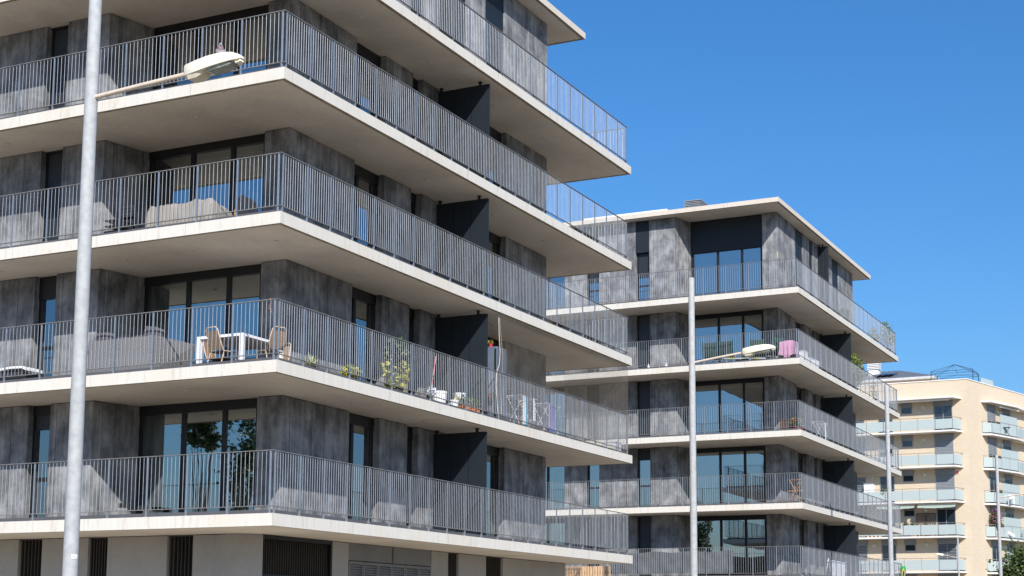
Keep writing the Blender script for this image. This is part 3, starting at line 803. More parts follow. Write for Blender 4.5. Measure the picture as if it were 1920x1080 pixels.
# lattice screens
lt = thing('lattice_screen', 'dark brown wooden lattice in two leaves behind the glass balcony', 'lattice screen', cfp(-8.72, .12, 5.56))
for s_ in (-1, 1):
    x0 = -.80 if s_ < 0 else .02; mb = MB(); w_ = .78; h = 2.0
    for a, b, c, d in ((x0, x0 + .05, 0, h), (x0 + w_ - .05, x0 + w_, 0, h), (x0, x0 + w_, 0, .05), (x0, x0 + w_, h - .05, h)): mb.box(a, b, -.02, .02, c, d)
    for i in range(-12, 6):
        for sg in (1, -1):
            pts = []
            for t in (0, 1):
                pass
            # clip a 45 degree lath to the leaf
            x_a = x0 + i * .19; zA = 0.; 
            lo = max(0, (x0 - x_a)); hi = min(h, x0 + w_ - x_a)
            if hi > lo + .02:
                p, q = (x_a + lo, 0, lo), (x_a + hi, 0, hi)
                if sg < 0: p, q = (2 * x0 + w_ - p[0], .012, p[2]), (2 * x0 + w_ - q[0], .012, q[2])
                mb.tube([p, q], .016, 4)
    mb.build('lattice_leaf', M['brown'], lt)
# alarm box, balcony cupboard, bougainvillea, hanging baskets
al = thing('alarm_box', 'small red and white alarm box on the brick wall beside the terrace door', 'alarm box', cfp(-6.02, .0, 10.78))
mb = MB(); mb.box(-.11, .11, -.06, 0, 0, .34); mb.build('casing', M['white'], al)
mb = MB(); mb.box(-.10, .10, -.065, -.061, .02, .22); mb.build('red_label', M['red'], al)
cp = thing('cupboard', 'white cupboard with grey cover on the brick block balcony', 'cupboard', cfp(-13.25, .55, 8.46))
mb = MB(); mb.box(-.42, .42, -.45, .3, .02, 1.62); mb.box(-.01, .01, -.46, -.45, .1, 1.6); mb.build('body', M['white'], cp)
mb = MB(); mb.prism([(-.45, -.48), (.45, -.48), (.45, .32), (-.45, .32)], 1.62, 1.72); mb.build('cover', M['greypanel'], cp)
def potplant(name, label, cat, loc, pot=(.13, .10, .22), crown=(.25, .25, .3), n=120, leafm='leaf', size=.1, potm='terra', ch=None, seed=1, flowers=None, group=None, flat=.5, stems=4):
    t = thing(name, label, cat, loc, 0, group)
    if pot:
        mb = MB(); mb.lathe((0, 0, 0), [(pot[1], 0), (pot[0], pot[2] * .82), (pot[0] * 1.1, pot[2] * .84), (pot[0] * 1.1, pot[2]), (pot[0] * .92, pot[2]), (pot[0] * .9, pot[2] * .9)], 16); mb.build('pot', M[potm], t)
    ph = pot[2] if pot else 0; cz = ph + (ch if ch is not None else crown[2] * .8)
    r = random.Random(seed)
    if stems:
        mb = MB()
        for i in range(stems):
            a = r.uniform(0, 6.28); q = r.uniform(.2, .8)
            mb.tube([(0, 0, ph * .85), (math.cos(a) * crown[0] * q * .4, math.sin(a) * crown[1] * q * .4, cz * .7), (math.cos(a) * crown[0] * q, math.sin(a) * crown[1] * q, cz + crown[2] * r.uniform(0, .7))], [.012, .009, .004], 5)
        mb.build('stems', M['bark'], t)
    mb = MB(); leaves(mb, (0, 0, cz), crown, n, size, 0, seed, flat=flat); mb.build('foliage', M[leafm], t, recalc=False)
    if flowers:
        mb = MB(); leaves(mb, (0, 0, cz + crown[2] * .25), (crown[0], crown[1], crown[2] * .8), flowers[1], size * .8, 0, seed + 9); mb.build('flowers', M[flowers[0]], t, recalc=False)
    return t
potplant('bougainvillea', 'magenta bougainvillea climbing at the corner of the right glass balcony', 'climbing plant', (-3.55, 109.35, 5.56 + Z0), (.2, .16, .35), (.45, .45, .95), 700, 'leaf', .16, 'terra', 1.15, 5, ('magenta', 260))
for i, (x, s_, lb) in enumerate(((-10.25, 3, 'trailing plant left of the small window behind the glass balcony'), (-9.6, 4, 'trailing plant right of the small window behind the glass balcony'))):
    potplant('hanging_plant', lb, 'hanging plant', (x, CY - .9, 6.3 + Z0), (.16, .1, .18), (.28, .22, .5), 320, 'leaf', .13, 'terra', -.15, s_, None, 'hanging baskets under the awning')
potplant('pot_plant', 'small agave in a pot beside the white cupboard', 'pot plant', (-11.9, CY - 1.05, 8.46 + Z0), (.13, .1, .25), (.3, .2, .35), 90, 'leafb', .3, 'terra', .55, 8)
potplant('pot_plant', 'terracotta pot with a green plant behind the right-hand clear balcony glass', 'pot plant', (-2.55, 113.3, 5.56 + Z0), (.15, .11, .22), (.35, .3, .3), 160, 'leaf', .16, 'terra', .25, 12)
mb = MB(); rr = random.Random(4)
for i in range(26):
    x = -15.2 + i * .33
    if rr.random() < .8:
        t = potplant('flower_pot', 'one of the small terracotta pots lined along the brick block balcony below the awnings', 'flower pot', (x, CY - 1.12, 5.56 + Z0), (.09, .07, .13), (.12, .1, .12), 40, 'leaf', .09, 'terra', .1, 20 + i, ('redp', 14) if rr.random() < .5 else None, 'pots along the balcony edge', stems=0)
tb = thing('folding_table', 'small dark folding table behind the upper right balcony glass', 'folding table', (-2.75, 111.0, 14.37 + Z0))
mb = MB(); mb.box(-.35, .35, -.25, .25, .68, .71); mb.build('table_top', M['darkplastic'], tb)
mb = MB(); mb.tube([(-.3, 0, 0), (.3, 0, .68)], .02, 5); mb.build('leg', M['darkplastic'], tb)
mb = MB(); mb.tube([(.3, .1, 0), (-.3, .1, .68)], .02, 5); mb.build('leg', M['darkplastic'], tb)
wc = thing('garden_chair', 'white slatted chair behind the clear glass of the right balcony', 'chair', (-2.5, 110.9, 8.46 + Z0))
def slat_chair(t, m):
    for sx in (-.22, .22):
        for sy in (-.2, .2): mb = MB(); mb.box(sx - .02, sx + .02, sy - .02, sy + .02, 0, .43 if sy < 0 else .85); mb.build('leg', M[m], t)
    mb = MB(); mb.box(-.24, .24, -.22, .22, .43, .46); mb.build('seat', M[m], t)
    mb = MB()
    for i in range(5): mb.box(-.16 + i * .08 - .025, -.16 + i * .08 + .025, .185, .205, .5, .85)
    mb.box(-.2, .2, .18, .21, .78, .85); mb.build('backrest', M[m], t)
slat_chair(wc, 'plastic')
ub = thing('closed_parasol', 'bundled white cloth lying behind the lower right balcony glass', 'cloth', (-2.9, 111.1, 5.56 + Z0))
mb = MB(); mb.loft([[(math.cos(a) * r_ + x, math.sin(a) * r_ * .5, z + math.sin(a * 2) * .03) for a in [i * math.pi / 5 for i in range(10)]] for x, z, r_ in ((-.3, .75, .04), (-.15, .65, .14), (.05, .5, .24), (.25, .35, .3), (.35, .2, .2))]); mb.build('cloth', M['sheet'], ub, True)

# ------------------------------------------------------------------ street lamps
SC = 1.414
def lamp(label, loc, H_, arm=True, side=1, scale=1., azm=0., ring=None, group='street lamps along the pavement', pitch=0., AL=1.6, PR=1.):
    t = thing('street_lamp', label, 'street lamp', loc, azm, group)
    mb = MB(); mb.tube([(0, 0, 0), (0, 0, H_ * .5), (0, 0, H_ - .02), (0, 0, H_)], [.108 * scale * PR, .097 * scale * PR, .088 * scale * PR, .082 * scale * PR], 24); mb.build('pole', M['pole'], t, True)
    mb = MB(); mb.box(-.2, .2, -.2, .2, 0, .03); mb.build('base_plate', M['galvflat'], t)
    if ring is not None:
        mb = MB(); mb.tube([(0, 0, ring), (0, 0, ring + .06)], .098 * scale, 20); mb.build('collar', M['galv'], t)
        mb = MB(); mb.box(.09, .16, -.03, .03, ring - .06, ring + .12); mb.build('bracket', M['darkmetal'], t)
    if arm:
        ah = arm; s = side * scale; L = AL * s; rise = .20 * scale + pitch
        mb = MB(); mb.tube([(0, 0, ah), (L * .5, 0, ah + rise * .45), (L, 0, ah + rise * .82)], [.034 * scale, .034 * scale, .036 * scale], 12); mb.build('arm', M['arm'], t, True)
        # luminaire: lofted housing, origin at arm end, pointing out and slightly upward
        c0 = Vector((L, 0, ah + rise * .82)); dirx = Vector((1 * side, 0, .10)).normalized(); upv = Vector((-.10 * side, 0, 1)).normalized()
        def q(l, y, h): return tuple(c0 + dirx * l * scale + Vector((0, y * scale, 0)) + upv * h * scale)
        prof = [(-.01, .085, -.055, .085), (.015, .108, -.062, .115), (.20, .132, -.064, .128), (.42, .148, -.060, .136), (.66, .145, -.055, .124), (.82, .118, -.045, .088), (.91, .078, -.035, .040), (.94, .04, -.020, .012)]
        rings = []
        for l, w_, lo, hi in prof:
            rings.append([q(l, -w_, lo), q(l, -w_ * 1.03, lo * .3), q(l, -w_ * .97, hi * .66), q(l, -w_ * .72, hi * .93), q(l, 0, hi), q(l, w_ * .72, hi * .93), q(l, w_ * .97, hi * .66), q(l, w_ * 1.03, lo * .3), q(l, w_, lo)])
        mb = MB(); mb.loft(rings); lu = mb.build('lamp_head', M['lumhead'], t, True)
        mb = MB()
        mb.loft([[q(l, -w_, -.062), q(l, w_, -.062), q(l, w_ * .8, d), q(l, -w_ * .8, d)] for l, w_, d in ((.0, .08, -.085), (.06, .11, -.125), (.20, .12, -.135), (.30, .11, -.105), (.33, .09, -.075))])
        mb.build('gear_cover', M['lumunder'], lu)
        mb = MB(); mb.loft([[q(l, -w_, -.058), q(l, w_, -.058), q(l, w_ * .9, d), q(l, -w_ * .9, d)] for l, w_, d in ((.36, .09, -.064), (.42, .115, -.098), (.60, .12, -.102), (.77, .10, -.09), (.83, .07, -.06))])
        mb.build('lamp_cover', M['lumglass'], lu)
        mb = MB(); mb.loft([[q(l, -w_, -.062), q(l, w_, -.062), q(l, w_ * .9, d), q(l, -w_ * .9, d)] for l, w_, d in ((.845, .07, -.064), (.86, .075, -.085), (.90, .06, -.075), (.925, .04, -.035))])
        mb.build('latch', M['lumhead'], lu)
        mb = MB(); mb.box(0, 0, 0, 0, 0, 0) if False else None
        mb = MB(); mb.tube([q(.30, -.125, .01), q(.33, 0, .165), q(.30, .125, .01)], .004 * scale, 4); mb.build('seam', M['galvflat'], lu)
    return t
HP = 11.7
LP = Vector((2.845, -8.835, 0))
l1 = lamp('nearest street lamp, thick grey pole at the left with a pigeon on its cream head', tuple(LP), 11.2, 9.24, pitch=-.09, AL=1.76, PR=1.04)
ang = math.atan2(CAMP.y - LP.y, CAMP.x - LP.x) + .52
mb = MB(); zz = 2.535; vs = []; n_ = 8; R1 = .1105
for i in range(n_ + 1):
    a = ang - .46 + .92 * i / n_
    for z in (zz, zz + .058):
        vs.append((R1 * math.cos(a), R1 * math.sin(a), z))
for i in range(n_ + 1):
    a = ang - .46 + .92 * i / n_
    for z in (zz, zz + .058): vs.append(((R1 - .003) * math.cos(a), (R1 - .003) * math.sin(a), z))
fs = []
for i in range(n_):
    fs.append((2 * i, 2 * i + 1, 2 * i + 3, 2 * i + 2)); o = 2 * (n_ + 1); fs.append((o + 2 * i, o + 2 * i + 1, o + 2 * i + 3, o + 2 * i + 2))
mb.add(vs, fs); st = mb.build('sticker', M['white'], l1)
for j, chh in enumerate('P8 A'):
    if chh == ' ': continue
    cu = bpy.data.curves.new('letter', 'FONT'); cu.body = chh; cu.size = .042; cu.align_x = 'CENTER'; cu.extrude = .0006; cu.materials.append(M['ink'])
    _o = bpy.data.objects.new('tmp', cu); me_ = bpy.data.meshes.new_from_object(_o); bpy.data.objects.remove(_o)
    if not me_.materials: me_.materials.append(M['ink'])
    o = bpy.data.objects.new('letter', me_); COL.objects.link(o); o.parent = st
    a = ang - .22 + j * .22; o.location = ((R1 + .0012) * math.cos(a), (R1 + .0012) * math.sin(a), zz + .014)
    o.rotation_euler = (math.pi / 2, 0, a + math.pi / 2)
lamp('second street lamp, its cream head hanging in front of the green folding chairs', (3.05, 16.22, 0), 11.75, 9.24, pitch=.03, AL=1.55)
lamp('armless street lamp pole with a steel collar in front of the far block right end', (3.64, 38.22, 0), 11.72, None, ring=8.93)
lamp('fourth street lamp, slim pole standing before the brick block right-hand balconies', (3.46, 66.5, 0), 11.72, 9.24, pitch=.03)
lamp('farthest and smallest street lamp, short pole with its head turned left before the brick block', (-4.98, 99.6, 0), 8.92, 7.35, side=-1, scale=.72, pitch=.16, group=None)

# pigeon on the first lamp head, facing the viewer
pg = thing('pigeon', 'grey pigeon with a pinkish breast perched on the first lamp head', 'pigeon', (LP.x + 1.76 + .55, LP.y, 9.24 + .164 - .09 + .131 + .042), math.atan2(CAMP.y - LP.y, CAMP.x - LP.x - 2.2)); pg.scale = (.85, .85, .85)
def ring_(cx, cz, rx, rz_, rt, n=14):
    return [(cx + math.cos(t) * 0 + rt * 0, math.cos(t) * rx, cz + math.sin(t) * rz_) for t in [2 * math.pi * i / n for i in range(n)]]
def body(rings, n=16):
    out = []
    for x, z, ry, rz_, tilt in rings:
        out.append([(x - math.sin(t) * rz_ * tilt, math.cos(t) * ry, z + math.sin(t) * rz_) for t in [2 * math.pi * i / n for i in range(n)]])
    return out
# x = forward. tail behind, breast forward, neck up, head with beak: one surface
mb = MB()
mb.loft(body([(-.20, .035, .020, .006, 0), (-.13, .045, .032, .014, .1), (-.08, .065, .058, .040, .2), (-.02, .085, .072, .058, .35), (.03, .105, .066, .056, .6), (.052, .130, .057, .048, .9), (.060, .155, .045, .036, 1.0), (.066, .173, .033, .027, .8), (.078, .190, .026, .024, .3), (.094, .190, .020, .019, 0), (.103, .187, .009, .008, 0), (.122, .183, .003, .003, 0)]), 0)
for f_i, f in enumerate(mb.f):
    c = sum((Vector(mb.v[i]) for i in f), Vector()) / len(f)
    mb.m[f_i] = 1 if (c.x > .0 and .095 < c.z < .168) else (2 if c.x > .1 and c.z > .17 else 0)
mb.build('body', [M['pigeon'], M['pigeonp'], M['pigeond']], pg, True)
for s_ in (-1, 1):
    mb = MB(); mb.loft([[(x, s_ * (y + math.cos(t) * .008), z + math.sin(t) * h) for t in [2 * math.pi * i / 8 for i in range(8)]] for x, y, z, h in ((-.19, .012, .05, .006), (-.12, .040, .065, .022), (-.05, .066, .085, .036), (.02, .068, .10, .030), (.04, .058, .105, .012))])
    mb.build('wing', M['pigeon'], pg, True)
    mb = MB(); mb.lathe((.083, s_ * .0235, .193), [(.001, -.005), (.005, -.001), (.005, .001), (.001, .005)], 8); mb.build('eye', M['pigeond'], pg)
    mb = MB(); mb.tube([(.0, s_ * .022, .05), (.005, s_ * .022, .006)], .004, 6)
    for dx, dy in ((.03, 0), (.024, .012), (.024, -.012), (-.018, 0)): mb.tube([(.005, s_ * .022, .006), (.005 + dx, s_ * .022 + dy, .0025)], .0028, 5)
    mb.build('leg', M['redp'], pg)

# ------------------------------------------------------------------ terrace furniture, near block
F1, F2 = 3.1146 + Z0, 6.2121 + Z0
def boxy(t, name, m, a, bevel=.0):
    mb = MB(); mb.box(*a); return mb.build(name, M[m], t, bevel=bevel)
# white dining table
tb = thing('dining_table', 'white square-legged dining table behind the railing at the street corner terrace', 'table', (-1.86, 1.28, F1))
hx, hy = .60, .74
boxy(tb, 'table_top', 'plastic', (-hx, hx, -hy, hy, .69, .75), .004)
for sx in (-1, 1):
    for sy in (-1, 1): boxy(tb, 'leg', 'plastic', (sx * hx - (.09 if sx > 0 else 0), sx * hx + (.09 if sx < 0 else 0), sy * hy - (.09 if sy > 0 else 0), sy * hy + (.09 if sy < 0 else 0), 0, .689))
boxy(tb, 'top_slats', 'plastic', (-hx + .06, hx - .06, -hy + .06, hy - .06, .752, .760))
def rope_chair(label, loc, rz):
    t = thing('rope_chair', label, 'chair', loc, rz, 'tan woven chairs round the white table')
    # faces +y locally: back at -y
    mb = MB(); pts = [(-.20, .20, .44), (-.21, -.18, .42), (-.20, -.24, .55), (-.17, -.34, .86), (-.12, -.36, .91), (.12, -.36, .91), (.17, -.34, .86), (.20, -.24, .55), (.21, -.18, .42), (.20, .20, .44), (.14, .24, .44), (-.14, .24, .44), (-.20, .20, .44)]
    mb.tube(pts, .013, 7, 0, False); mb.build('tube_frame', M['tanframe'], t, True)
    mb = MB(); mb.loft([[(x, y - .004, z) for x in ()] or [(-.20 + .0, y, z - .008), (.20, y, z - .008), (.20, y, z + .008), (-.20, y, z + .008)] for y, z in ((.22, .44), (.1, .425), (-.05, .42), (-.18, .425))]); mb.build('seat', M['tan'], t)
    mb = MB(); mb.loft([[(-w_, y - .010, z), (w_, y - .010, z), (w_, y + .010, z + .002), (-w_, y + .010, z + .002)] for w_, y, z in ((.195, -.20, .45), (.19, -.24, .55), (.175, -.30, .72), (.165, -.335, .835))]); mb.build('backrest', M['tan'], t)
    for sx in (-1, 1):
        mb = MB(); mb.tube([(sx * .19, .16, .43), (sx * .22, .24, 0)], .011, 6); mb.build('leg', M['tanframe'], t)
        mb = MB(); mb.tube([(sx * .20, -.16, .42), (sx * .22, -.28, 0)], .011, 6); mb.build('leg', M['tanframe'], t)
    return t
rope_chair('tan woven chair nearest the railing, left of the two, back turned outward', (-1.98, .82, F1), -.15)
rope_chair('tan woven chair at the railing corner, right end of the white table', (-1.03, 1.20, F1), 1.2)
rope_chair('tan woven chair half hidden on the left far side of the white table', (-2.62, 1.55, F1), -1.5)
rope_chair('tan woven chair farthest inside, behind the white table near the glass', (-1.70, 2.35, F1), math.pi)
# rattan sofa, back to the street, with chaise end on the right
so = thing('rattan_sofa', 'large grey rattan corner sofa with its back against the railing', 'sofa', (-4.4, .55, F1))
mb = MB()
mb.loft([[(-.78, y0, z), (.92, y0, z), (.92, y1, z), (-.78, y1, z)] for z, y0, y1 in ((.05, -.28, .55), (.36, -.29, .55), (.40, -.29, -.14), (.80, -.33, -.20))]); mb.build('back_and_base', M['rattan'], so)
mb = MB(); mb.prism([(-.98, -.25), (-.781, -.25), (-.781, .55), (-.98, .55)], .05, .52); mb.build('armrest', M['rattan'], so)
mb = MB(); mb.loft([[(.921, -.29, .05), (1.00, -.29, .05), (1.02, .90, .05), (.921, .90, .05)], [(.921, -.33, .82), (1.02, -.33, .82), (1.16, .95, .80), (.921, .95, .80)]]); mb.build('armrest', M['rattan'], so)
boxy(so, 'seat_cushion', 'cushion', (-.77, .91, -.10, .56, .405, .52), .03)
for i, (x, ry, tl) in enumerate(((-.60, .1, 'c'), (-.1, .02, 'c'), (.38, -.04, 'c'), (.72, .25, 'c'))):
    c = thing('cushion', ['charcoal scatter cushion at the left end of the rattan sofa back', 'flat charcoal cushion second from the left on the sofa', 'flat charcoal cushion third from the left on the sofa', 'tilted charcoal cushion topping the right end of the rattan sofa'][i], 'cushion', (-4.4 + x, .55 - .06, F1 + (.64, .57, .56, .66)[i]), 0, 'cushions on the rattan sofa')
    mb = MB(); w_ = .26
    rings = []
    for t_ in range(7):
        u = -1 + 2 * t_ / 6; th_ = .085 * math.sqrt(max(0.02, 1 - u * u * .9))
        rings.append([(u * w_, math.cos(a) * th_, .17 + .05 * (i in (0, 3)) + math.sin(a) * (.20 - .03 * abs(u))) for a in [i2 * math.pi / 6 for i2 in range(12)]])
    mb.loft(rings); o = mb.build('cover', M['cushion'], c, True); o.rotation_euler = (-.12, ry, 0)
rc = thing('cushion', 'round-edged charcoal cushion leaning over the low left armrest of the sofa', 'cushion', (-5.30, .52, F1 + .52), 0, 'cushions on the rattan sofa')
mb = MB(); mb.loft([[(x, math.cos(a) * r_, .14 + math.sin(a) * r_ * .95) for a in [i2 * math.pi / 7 for i2 in range(14)]] for x, r_ in ((-.10, .10), (-.07, .155), (.03, .165), (.12, .12))]); mb.build('cover', M['cushion'], rc, True)
# low dark coffee bench right of sofa
bn = thing('side_bench', 'low dark slatted bench between the sofa and the white table', 'bench', (-2.98, 2.0, F1))
for i in range(4): boxy(bn, 'slat', 'greypanel', (-.30, .30, -.22 + i * .12, -.13 + i * .12, .40, .43))
for sx in (-.26, .26):
    for sy in (-.18, .2): boxy(bn, 'leg', 'frame', (sx - .02, sx + .02, sy - .02, sy + .02, 0, .4))
# white topped lounger at the far left
lo = thing('sun_lounger', 'low lounger with white top and black side at the left edge of the terrace', 'sun lounger', (-7.75, .42, F1))
mb = MB(); mb.loft([[(x, -.28, z), (x, .28, z), (x, .28, z + .05), (x, -.28, z + .05)] for x, z in ((-1.0, .26), (-.2, .29), (.4, .34), (.75, .33), (.86, .28))]); mb.build('mattress', M['plastic'], lo)
boxy(lo, 'side_frame', 'darkplastic', (-1.0, .74, -.26, .26, .06, .255))
for x in (-.9, .65):
    for y in (-.22, .22): boxy(lo, 'leg', 'darkplastic', (x - .03, x + .03, y - .03, y + .03, 0, .059))
# little orange/red woven charm at the corner post
ch_ = thing('bead_charm', 'small red and orange bead charm hanging at the railing corner post', 'charm', (-.26, .16, F1 + .93))
mb = MB(); r = random.Random(3)
pts = [(-.05 + .03 * math.sin(i), 0, .38 - i * .035) for i in range(10)]
mb.tube(pts, .006, 5); mb.build('cord', M['brown'], ch_)
for i in range(9):
    mb = MB(); mb.lathe((pts[i][0], 0, pts[i][2]), [(.004, -.014), (.014, -.005), (.014, .005), (.004, .014)], 8); mb.build('bead', M['red' if i % 2 else 'orange'], ch_)
# tarpaulin-covered furniture one floor up
cv = thing('covered_sofa', 'garden sofa under a draped beige tarpaulin, one terrace above the rattan sofa', 'covered furniture', (-3.05, .95, F2))
nx, ny = 34, 16; mb = MB(); vs = []
def hcov(u, v):
    # u along x 0..1, v across 0..1
    ridge = .60 + .06 * u + (.10 if False else 0)
    back = .66 + .07 * math.exp(-((u - .72) / .05) ** 2)
    edge = min(1, min(u, 1 - u) / .045, min(v, 1 - v) / .10)
    h = (back * (1 - v) ** .35 * .55 + .33) * (edge ** .45 if edge > 0 else 0)
    h += .045 * mnoise.noise((u * 6, v * 4, 3.1)) * edge + .03 * mnoise.noise((u * 17, v * 9, 1.1)) * edge
    return max(.02, h)
for j in range(ny + 1):
    for i in range(nx + 1):
        u, v = i / nx, j / ny
        wob = .03 * mnoise.noise((u * 12, v * 12, 7))
        vs.append((-.93 + 1.86 * u + wob * .6, -.48 + .95 * v + wob, hcov(u, v)))
fs = [(j * (nx + 1) + i, j * (nx + 1) + i + 1, (j + 1) * (nx + 1) + i + 1, (j + 1) * (nx + 1) + i) for j in range(ny) for i in range(nx)]
mb.add(vs, fs); mb.build('tarpaulin', M['tarp'], cv, True)
bgc = thing('barbecue_cover', 'small black covered grill with an orange strap at the right end of the tarpaulin', 'grill', (-1.98, 1.50, F2))
mb = MB(); mb.loft([[(-w_, -.2, z), (w_, -.2, z), (w_, .2, z), (-w_, .2, z)] for z, w_ in ((0, .22), (.5, .20), (.78, .14), (.90, .03))]); mb.build('cover', M['darkplastic'], bgc, True)
mb = MB(); mb.box(-.16, -.135, -.215, -.203, .30, .60); mb.build('strap', M['orange'], bgc)
# stacked dark chairs at the wall corner
sk = thing('stacked_chairs', 'stack of dark slatted garden chairs in the recess beside the lit wall', 'chair stack', (-5.35, 1.25, F2))
for k in range(3):
    mb = MB()
    for i in range(5): mb.box(-.24, .24, -.22 + i * .09, -.165 + i * .09, .40 + k * .13, .42 + k * .13)
    mb.build('seat', M['darkplastic'], sk)
    mb = MB()
    for i in range(4): mb.box(-.24, .24, .23, .25, .52 + k * .13 + i * .09, .57 + k * .13 + i * .09)
    for s_ in (-.24, .22): mb.box(s_, s_ + .02, .228, .252, .42 + k * .13, .9 + k * .1)
    mb.build('backrest', M['darkplastic'], sk)
for sx in (-.23, .23):
    for sy in (-.2, .22): boxy(sk, 'leg', 'darkplastic', (sx - .015, sx + .015, sy - .015, sy + .015, 0, .399))
# planting along the long side, first upper terrace
def agave(name, label, loc, n, L, m, group=None):
    t = thing(name, label, 'pot plant', loc, 0, group)
    mb = MB(); mb.lathe((0, 0, 0), [(.10, 0), (.14, .16), (.14, .18), (.12, .18)], 14); mb.build('pot', M['darkplastic'], t)
    mb = MB(); r = random.Random(8)
    for i in range(n):
        a = i * 2.4; el = .35 + 1.1 * (i / n); l = L * r.uniform(.8, 1.1)
        d = Vector((math.cos(a) * math.cos(el), math.sin(a) * math.cos(el), math.sin(el))); s_ = Vector((-math.sin(a), math.cos(a), 0)); b0 = Vector((0, 0, .16))
        o = len(mb.v); q = [b0 - s_ * .012, b0 + s_ * .012, b0 + d * l * .45 + s_ * .026 + Vector((0, 0, .0)), b0 + d * l - Vector((0, 0, l * .12)), b0 + d * l * .45 - s_ * .026, b0 + d * l * .45 - Vector((0, 0, .012))]
        mb.v += [tuple(x) for x in q]; mb.f += [(o, o + 1, o + 2, o + 5), (o, o + 5, o + 4), (o + 5, o + 2, o + 3), (o + 4, o + 5, o + 3)]; mb.m += [0] * 4
    mb.build('leaves', M[m], t, recalc=False); return t
agave('agave', 'pale spiky agave in a pot behind the railing just past the corner', (-.45, 1.86, F1), 26, .36, 'agave')
potplant('shrub_pot', 'low green and yellow shrub in a pot behind the side railing', 'pot plant', (-.42, 3.45, F1), (.14, .11, .16), (.17, .30, .15), 260, 'leafy', .09, 'darkplastic', .13, 31)
mm = MB()
tl = potplant('tall_shrub', 'tall variegated yellow-green shrub rising to the rail in the middle of the long side', 'pot plant', (-.62, 5.75, F1), (.17, .13, .22), (.22, .25, .55), 2300, 'leafy', .14, 'darkplastic', .50, 32, stems=7)
mb = MB(); leaves(mb, (.0, 0, 1.0), (.20, .24, .46), 2200, .12, 0, 33); mb.build('upper_foliage', M['leafd'], tl, recalc=False)
mp = thing('mop', 'red-handled mop leaning behind the white bucket', 'mop', (-.50, 7.25, F1))
mb = MB(); mb.tube([(0, 0, .45), (-.06, .32, 1.32)], .014, 6); mb.build('handle', M['red'], mp)
mb = MB(); leaves(mb, (0, -.02, .40), (.07, .07, .10), 60, .10, 0, 5); mb.tube([(0, 0, .30), (0, 0, .46)], .03, 8); mb.build('mop_head', M['sheet'], mp, recalc=False)
def bucket(label, loc, r_, h, mat='plastic', name='bucket', group='white buckets and pots on the terrace'):
    t = thing(name, label, 'bucket', loc, 0, group)
    mb = MB(); mb.lathe((0, 0, 0), [(r_ * .8, 0), (r_, h * .86), (r_ * 1.06, h * .87), (r_ * 1.06, h), (r_ * .96, h), (r_ * .94, h * .9)], 20); mb.build('pail', M[mat], t, True)
    mb = MB(); mb.tube([(r_ * 1.02, 0, h * .8), (r_ * .9, r_ * .5, h * .55), (0, r_ * 1.06, h * .42), (-r_ * .9, r_ * .5, h * .55), (-r_ * 1.02, 0, h * .8)], .004, 5); mb.build('handle', M['galv'], t); return t
bucket('largest white bucket, beside the red mop', (-.45, 7.55, F1), .20, .42)
bucket('small white watering pot between the big bucket and the flower pots', (-.40, 8.25, F1), .11, .30)
w2 = bucket('white tub raised on a stand above the terracotta pots', (-.62, 8.95, F1 + .32), .17, .26)
mb = MB(); mb.box(-.2, .2, -.2, .2, -.03, -.003); mb.build('stand_top', M['plastic'], w2)
for sx in (-.17, .17):
    for sy in (-.17, .17): mb = MB(); mb.box(sx - .015, sx + .015, sy - .015, sy + .015, -.32, -.031); mb.build('stand_leg', M['plastic'], w2)
hz = thing('yellow_hose', 'short yellow hose lying over the small white pot', 'hose', (-.42, 8.5, F1))
mb = MB(); mb.tube([(0, -.25, .30), (0, -.1, .40), (0, .08, .38), (0, .22, .26), (0, .3, .05)], .013, 7); mb.build('tube', M['stripe'], hz, True)
for i, (y, r_, h, lb, fl) in enumerate(((8.62, .10, .20, 'terracotta pot with leafy plant left of the white stand', None), (8.95, .11, .22, 'terracotta pot under the raised white tub', None), (9.22, .10, .2, 'small terracotta pot just right of the raised white tub', None), (9.46, .10, .24, 'terracotta pot with a green stem nearest the red flowers', None))):
    potplant('terracotta_pot', lb, 'plant pot', (-.40, y, F1), (r_, r_ * .78, h), (.14, .14, .16), 90, 'leaf', .08, 'terra', .12, 40 + i, None, 'terracotta pots on the terrace')
potplant('red_flower_pot', 'big terracotta pot with red geranium flowers before the dark screen', 'plant pot', (-.46, 9.86, F1), (.16, .12, .30), (.26, .26, .30), 260, 'leafd', .10, 'terra', .22, 51, ('redp', 110))
potplant('purple_plant', 'small pot with purple leaves on top of the large white bucket', 'plant pot', (-.72, 7.60, F1), (.1, .08, .3), (.14, .14, .14), 110, 'leafd', .09, 'darkplastic', .15, 52, ('magenta', 30))
# fridge-like cabinet with small pot behind the screen
fr = thing('cabinet', 'tall dark blue-grey cabinet just behind the privacy screen', 'cabinet', (-.47, 10.42, F1))
boxy(fr, 'carcass', 'fridge', (-.30, .30, -.28, .28, 0, 1.98), .01)
boxy(fr, 'door_gap', 'black', (-.30, .28, -.283, -.2801, .02, 1.92)); boxy(fr, 'door', 'fridge', (-.22, .22, -.30, -.284, .03, 1.95))
potplant('small_red_pot', 'tiny red pot with a yellowish plant on top of the dark cabinet', 'plant pot', (-.40, 10.22, F1 + 1.98), (.06, .05, .09), (.07, .07, .06), 40, 'leafy', .06, 'redp', .05, 61)
# blue folded parasol / bag
bb = thing('blue_bag', 'dark blue folded parasol leaning behind the railing right of the screen', 'parasol', (-.5, 11.2, F1))
mb = MB(); mb.loft([[(math.cos(a) * r_ + l * .0, math.sin(a) * r_ + l, z) for a in [i * math.pi / 5 for i in range(10)]] for z, r_, l in ((.05, .02, .18), (.25, .07, .12), (.7, .075, .0), (1.0, .03, -.06), (1.12, .01, -.08))]); mb.build('folded_canopy', M['bluecl'], bb, True)
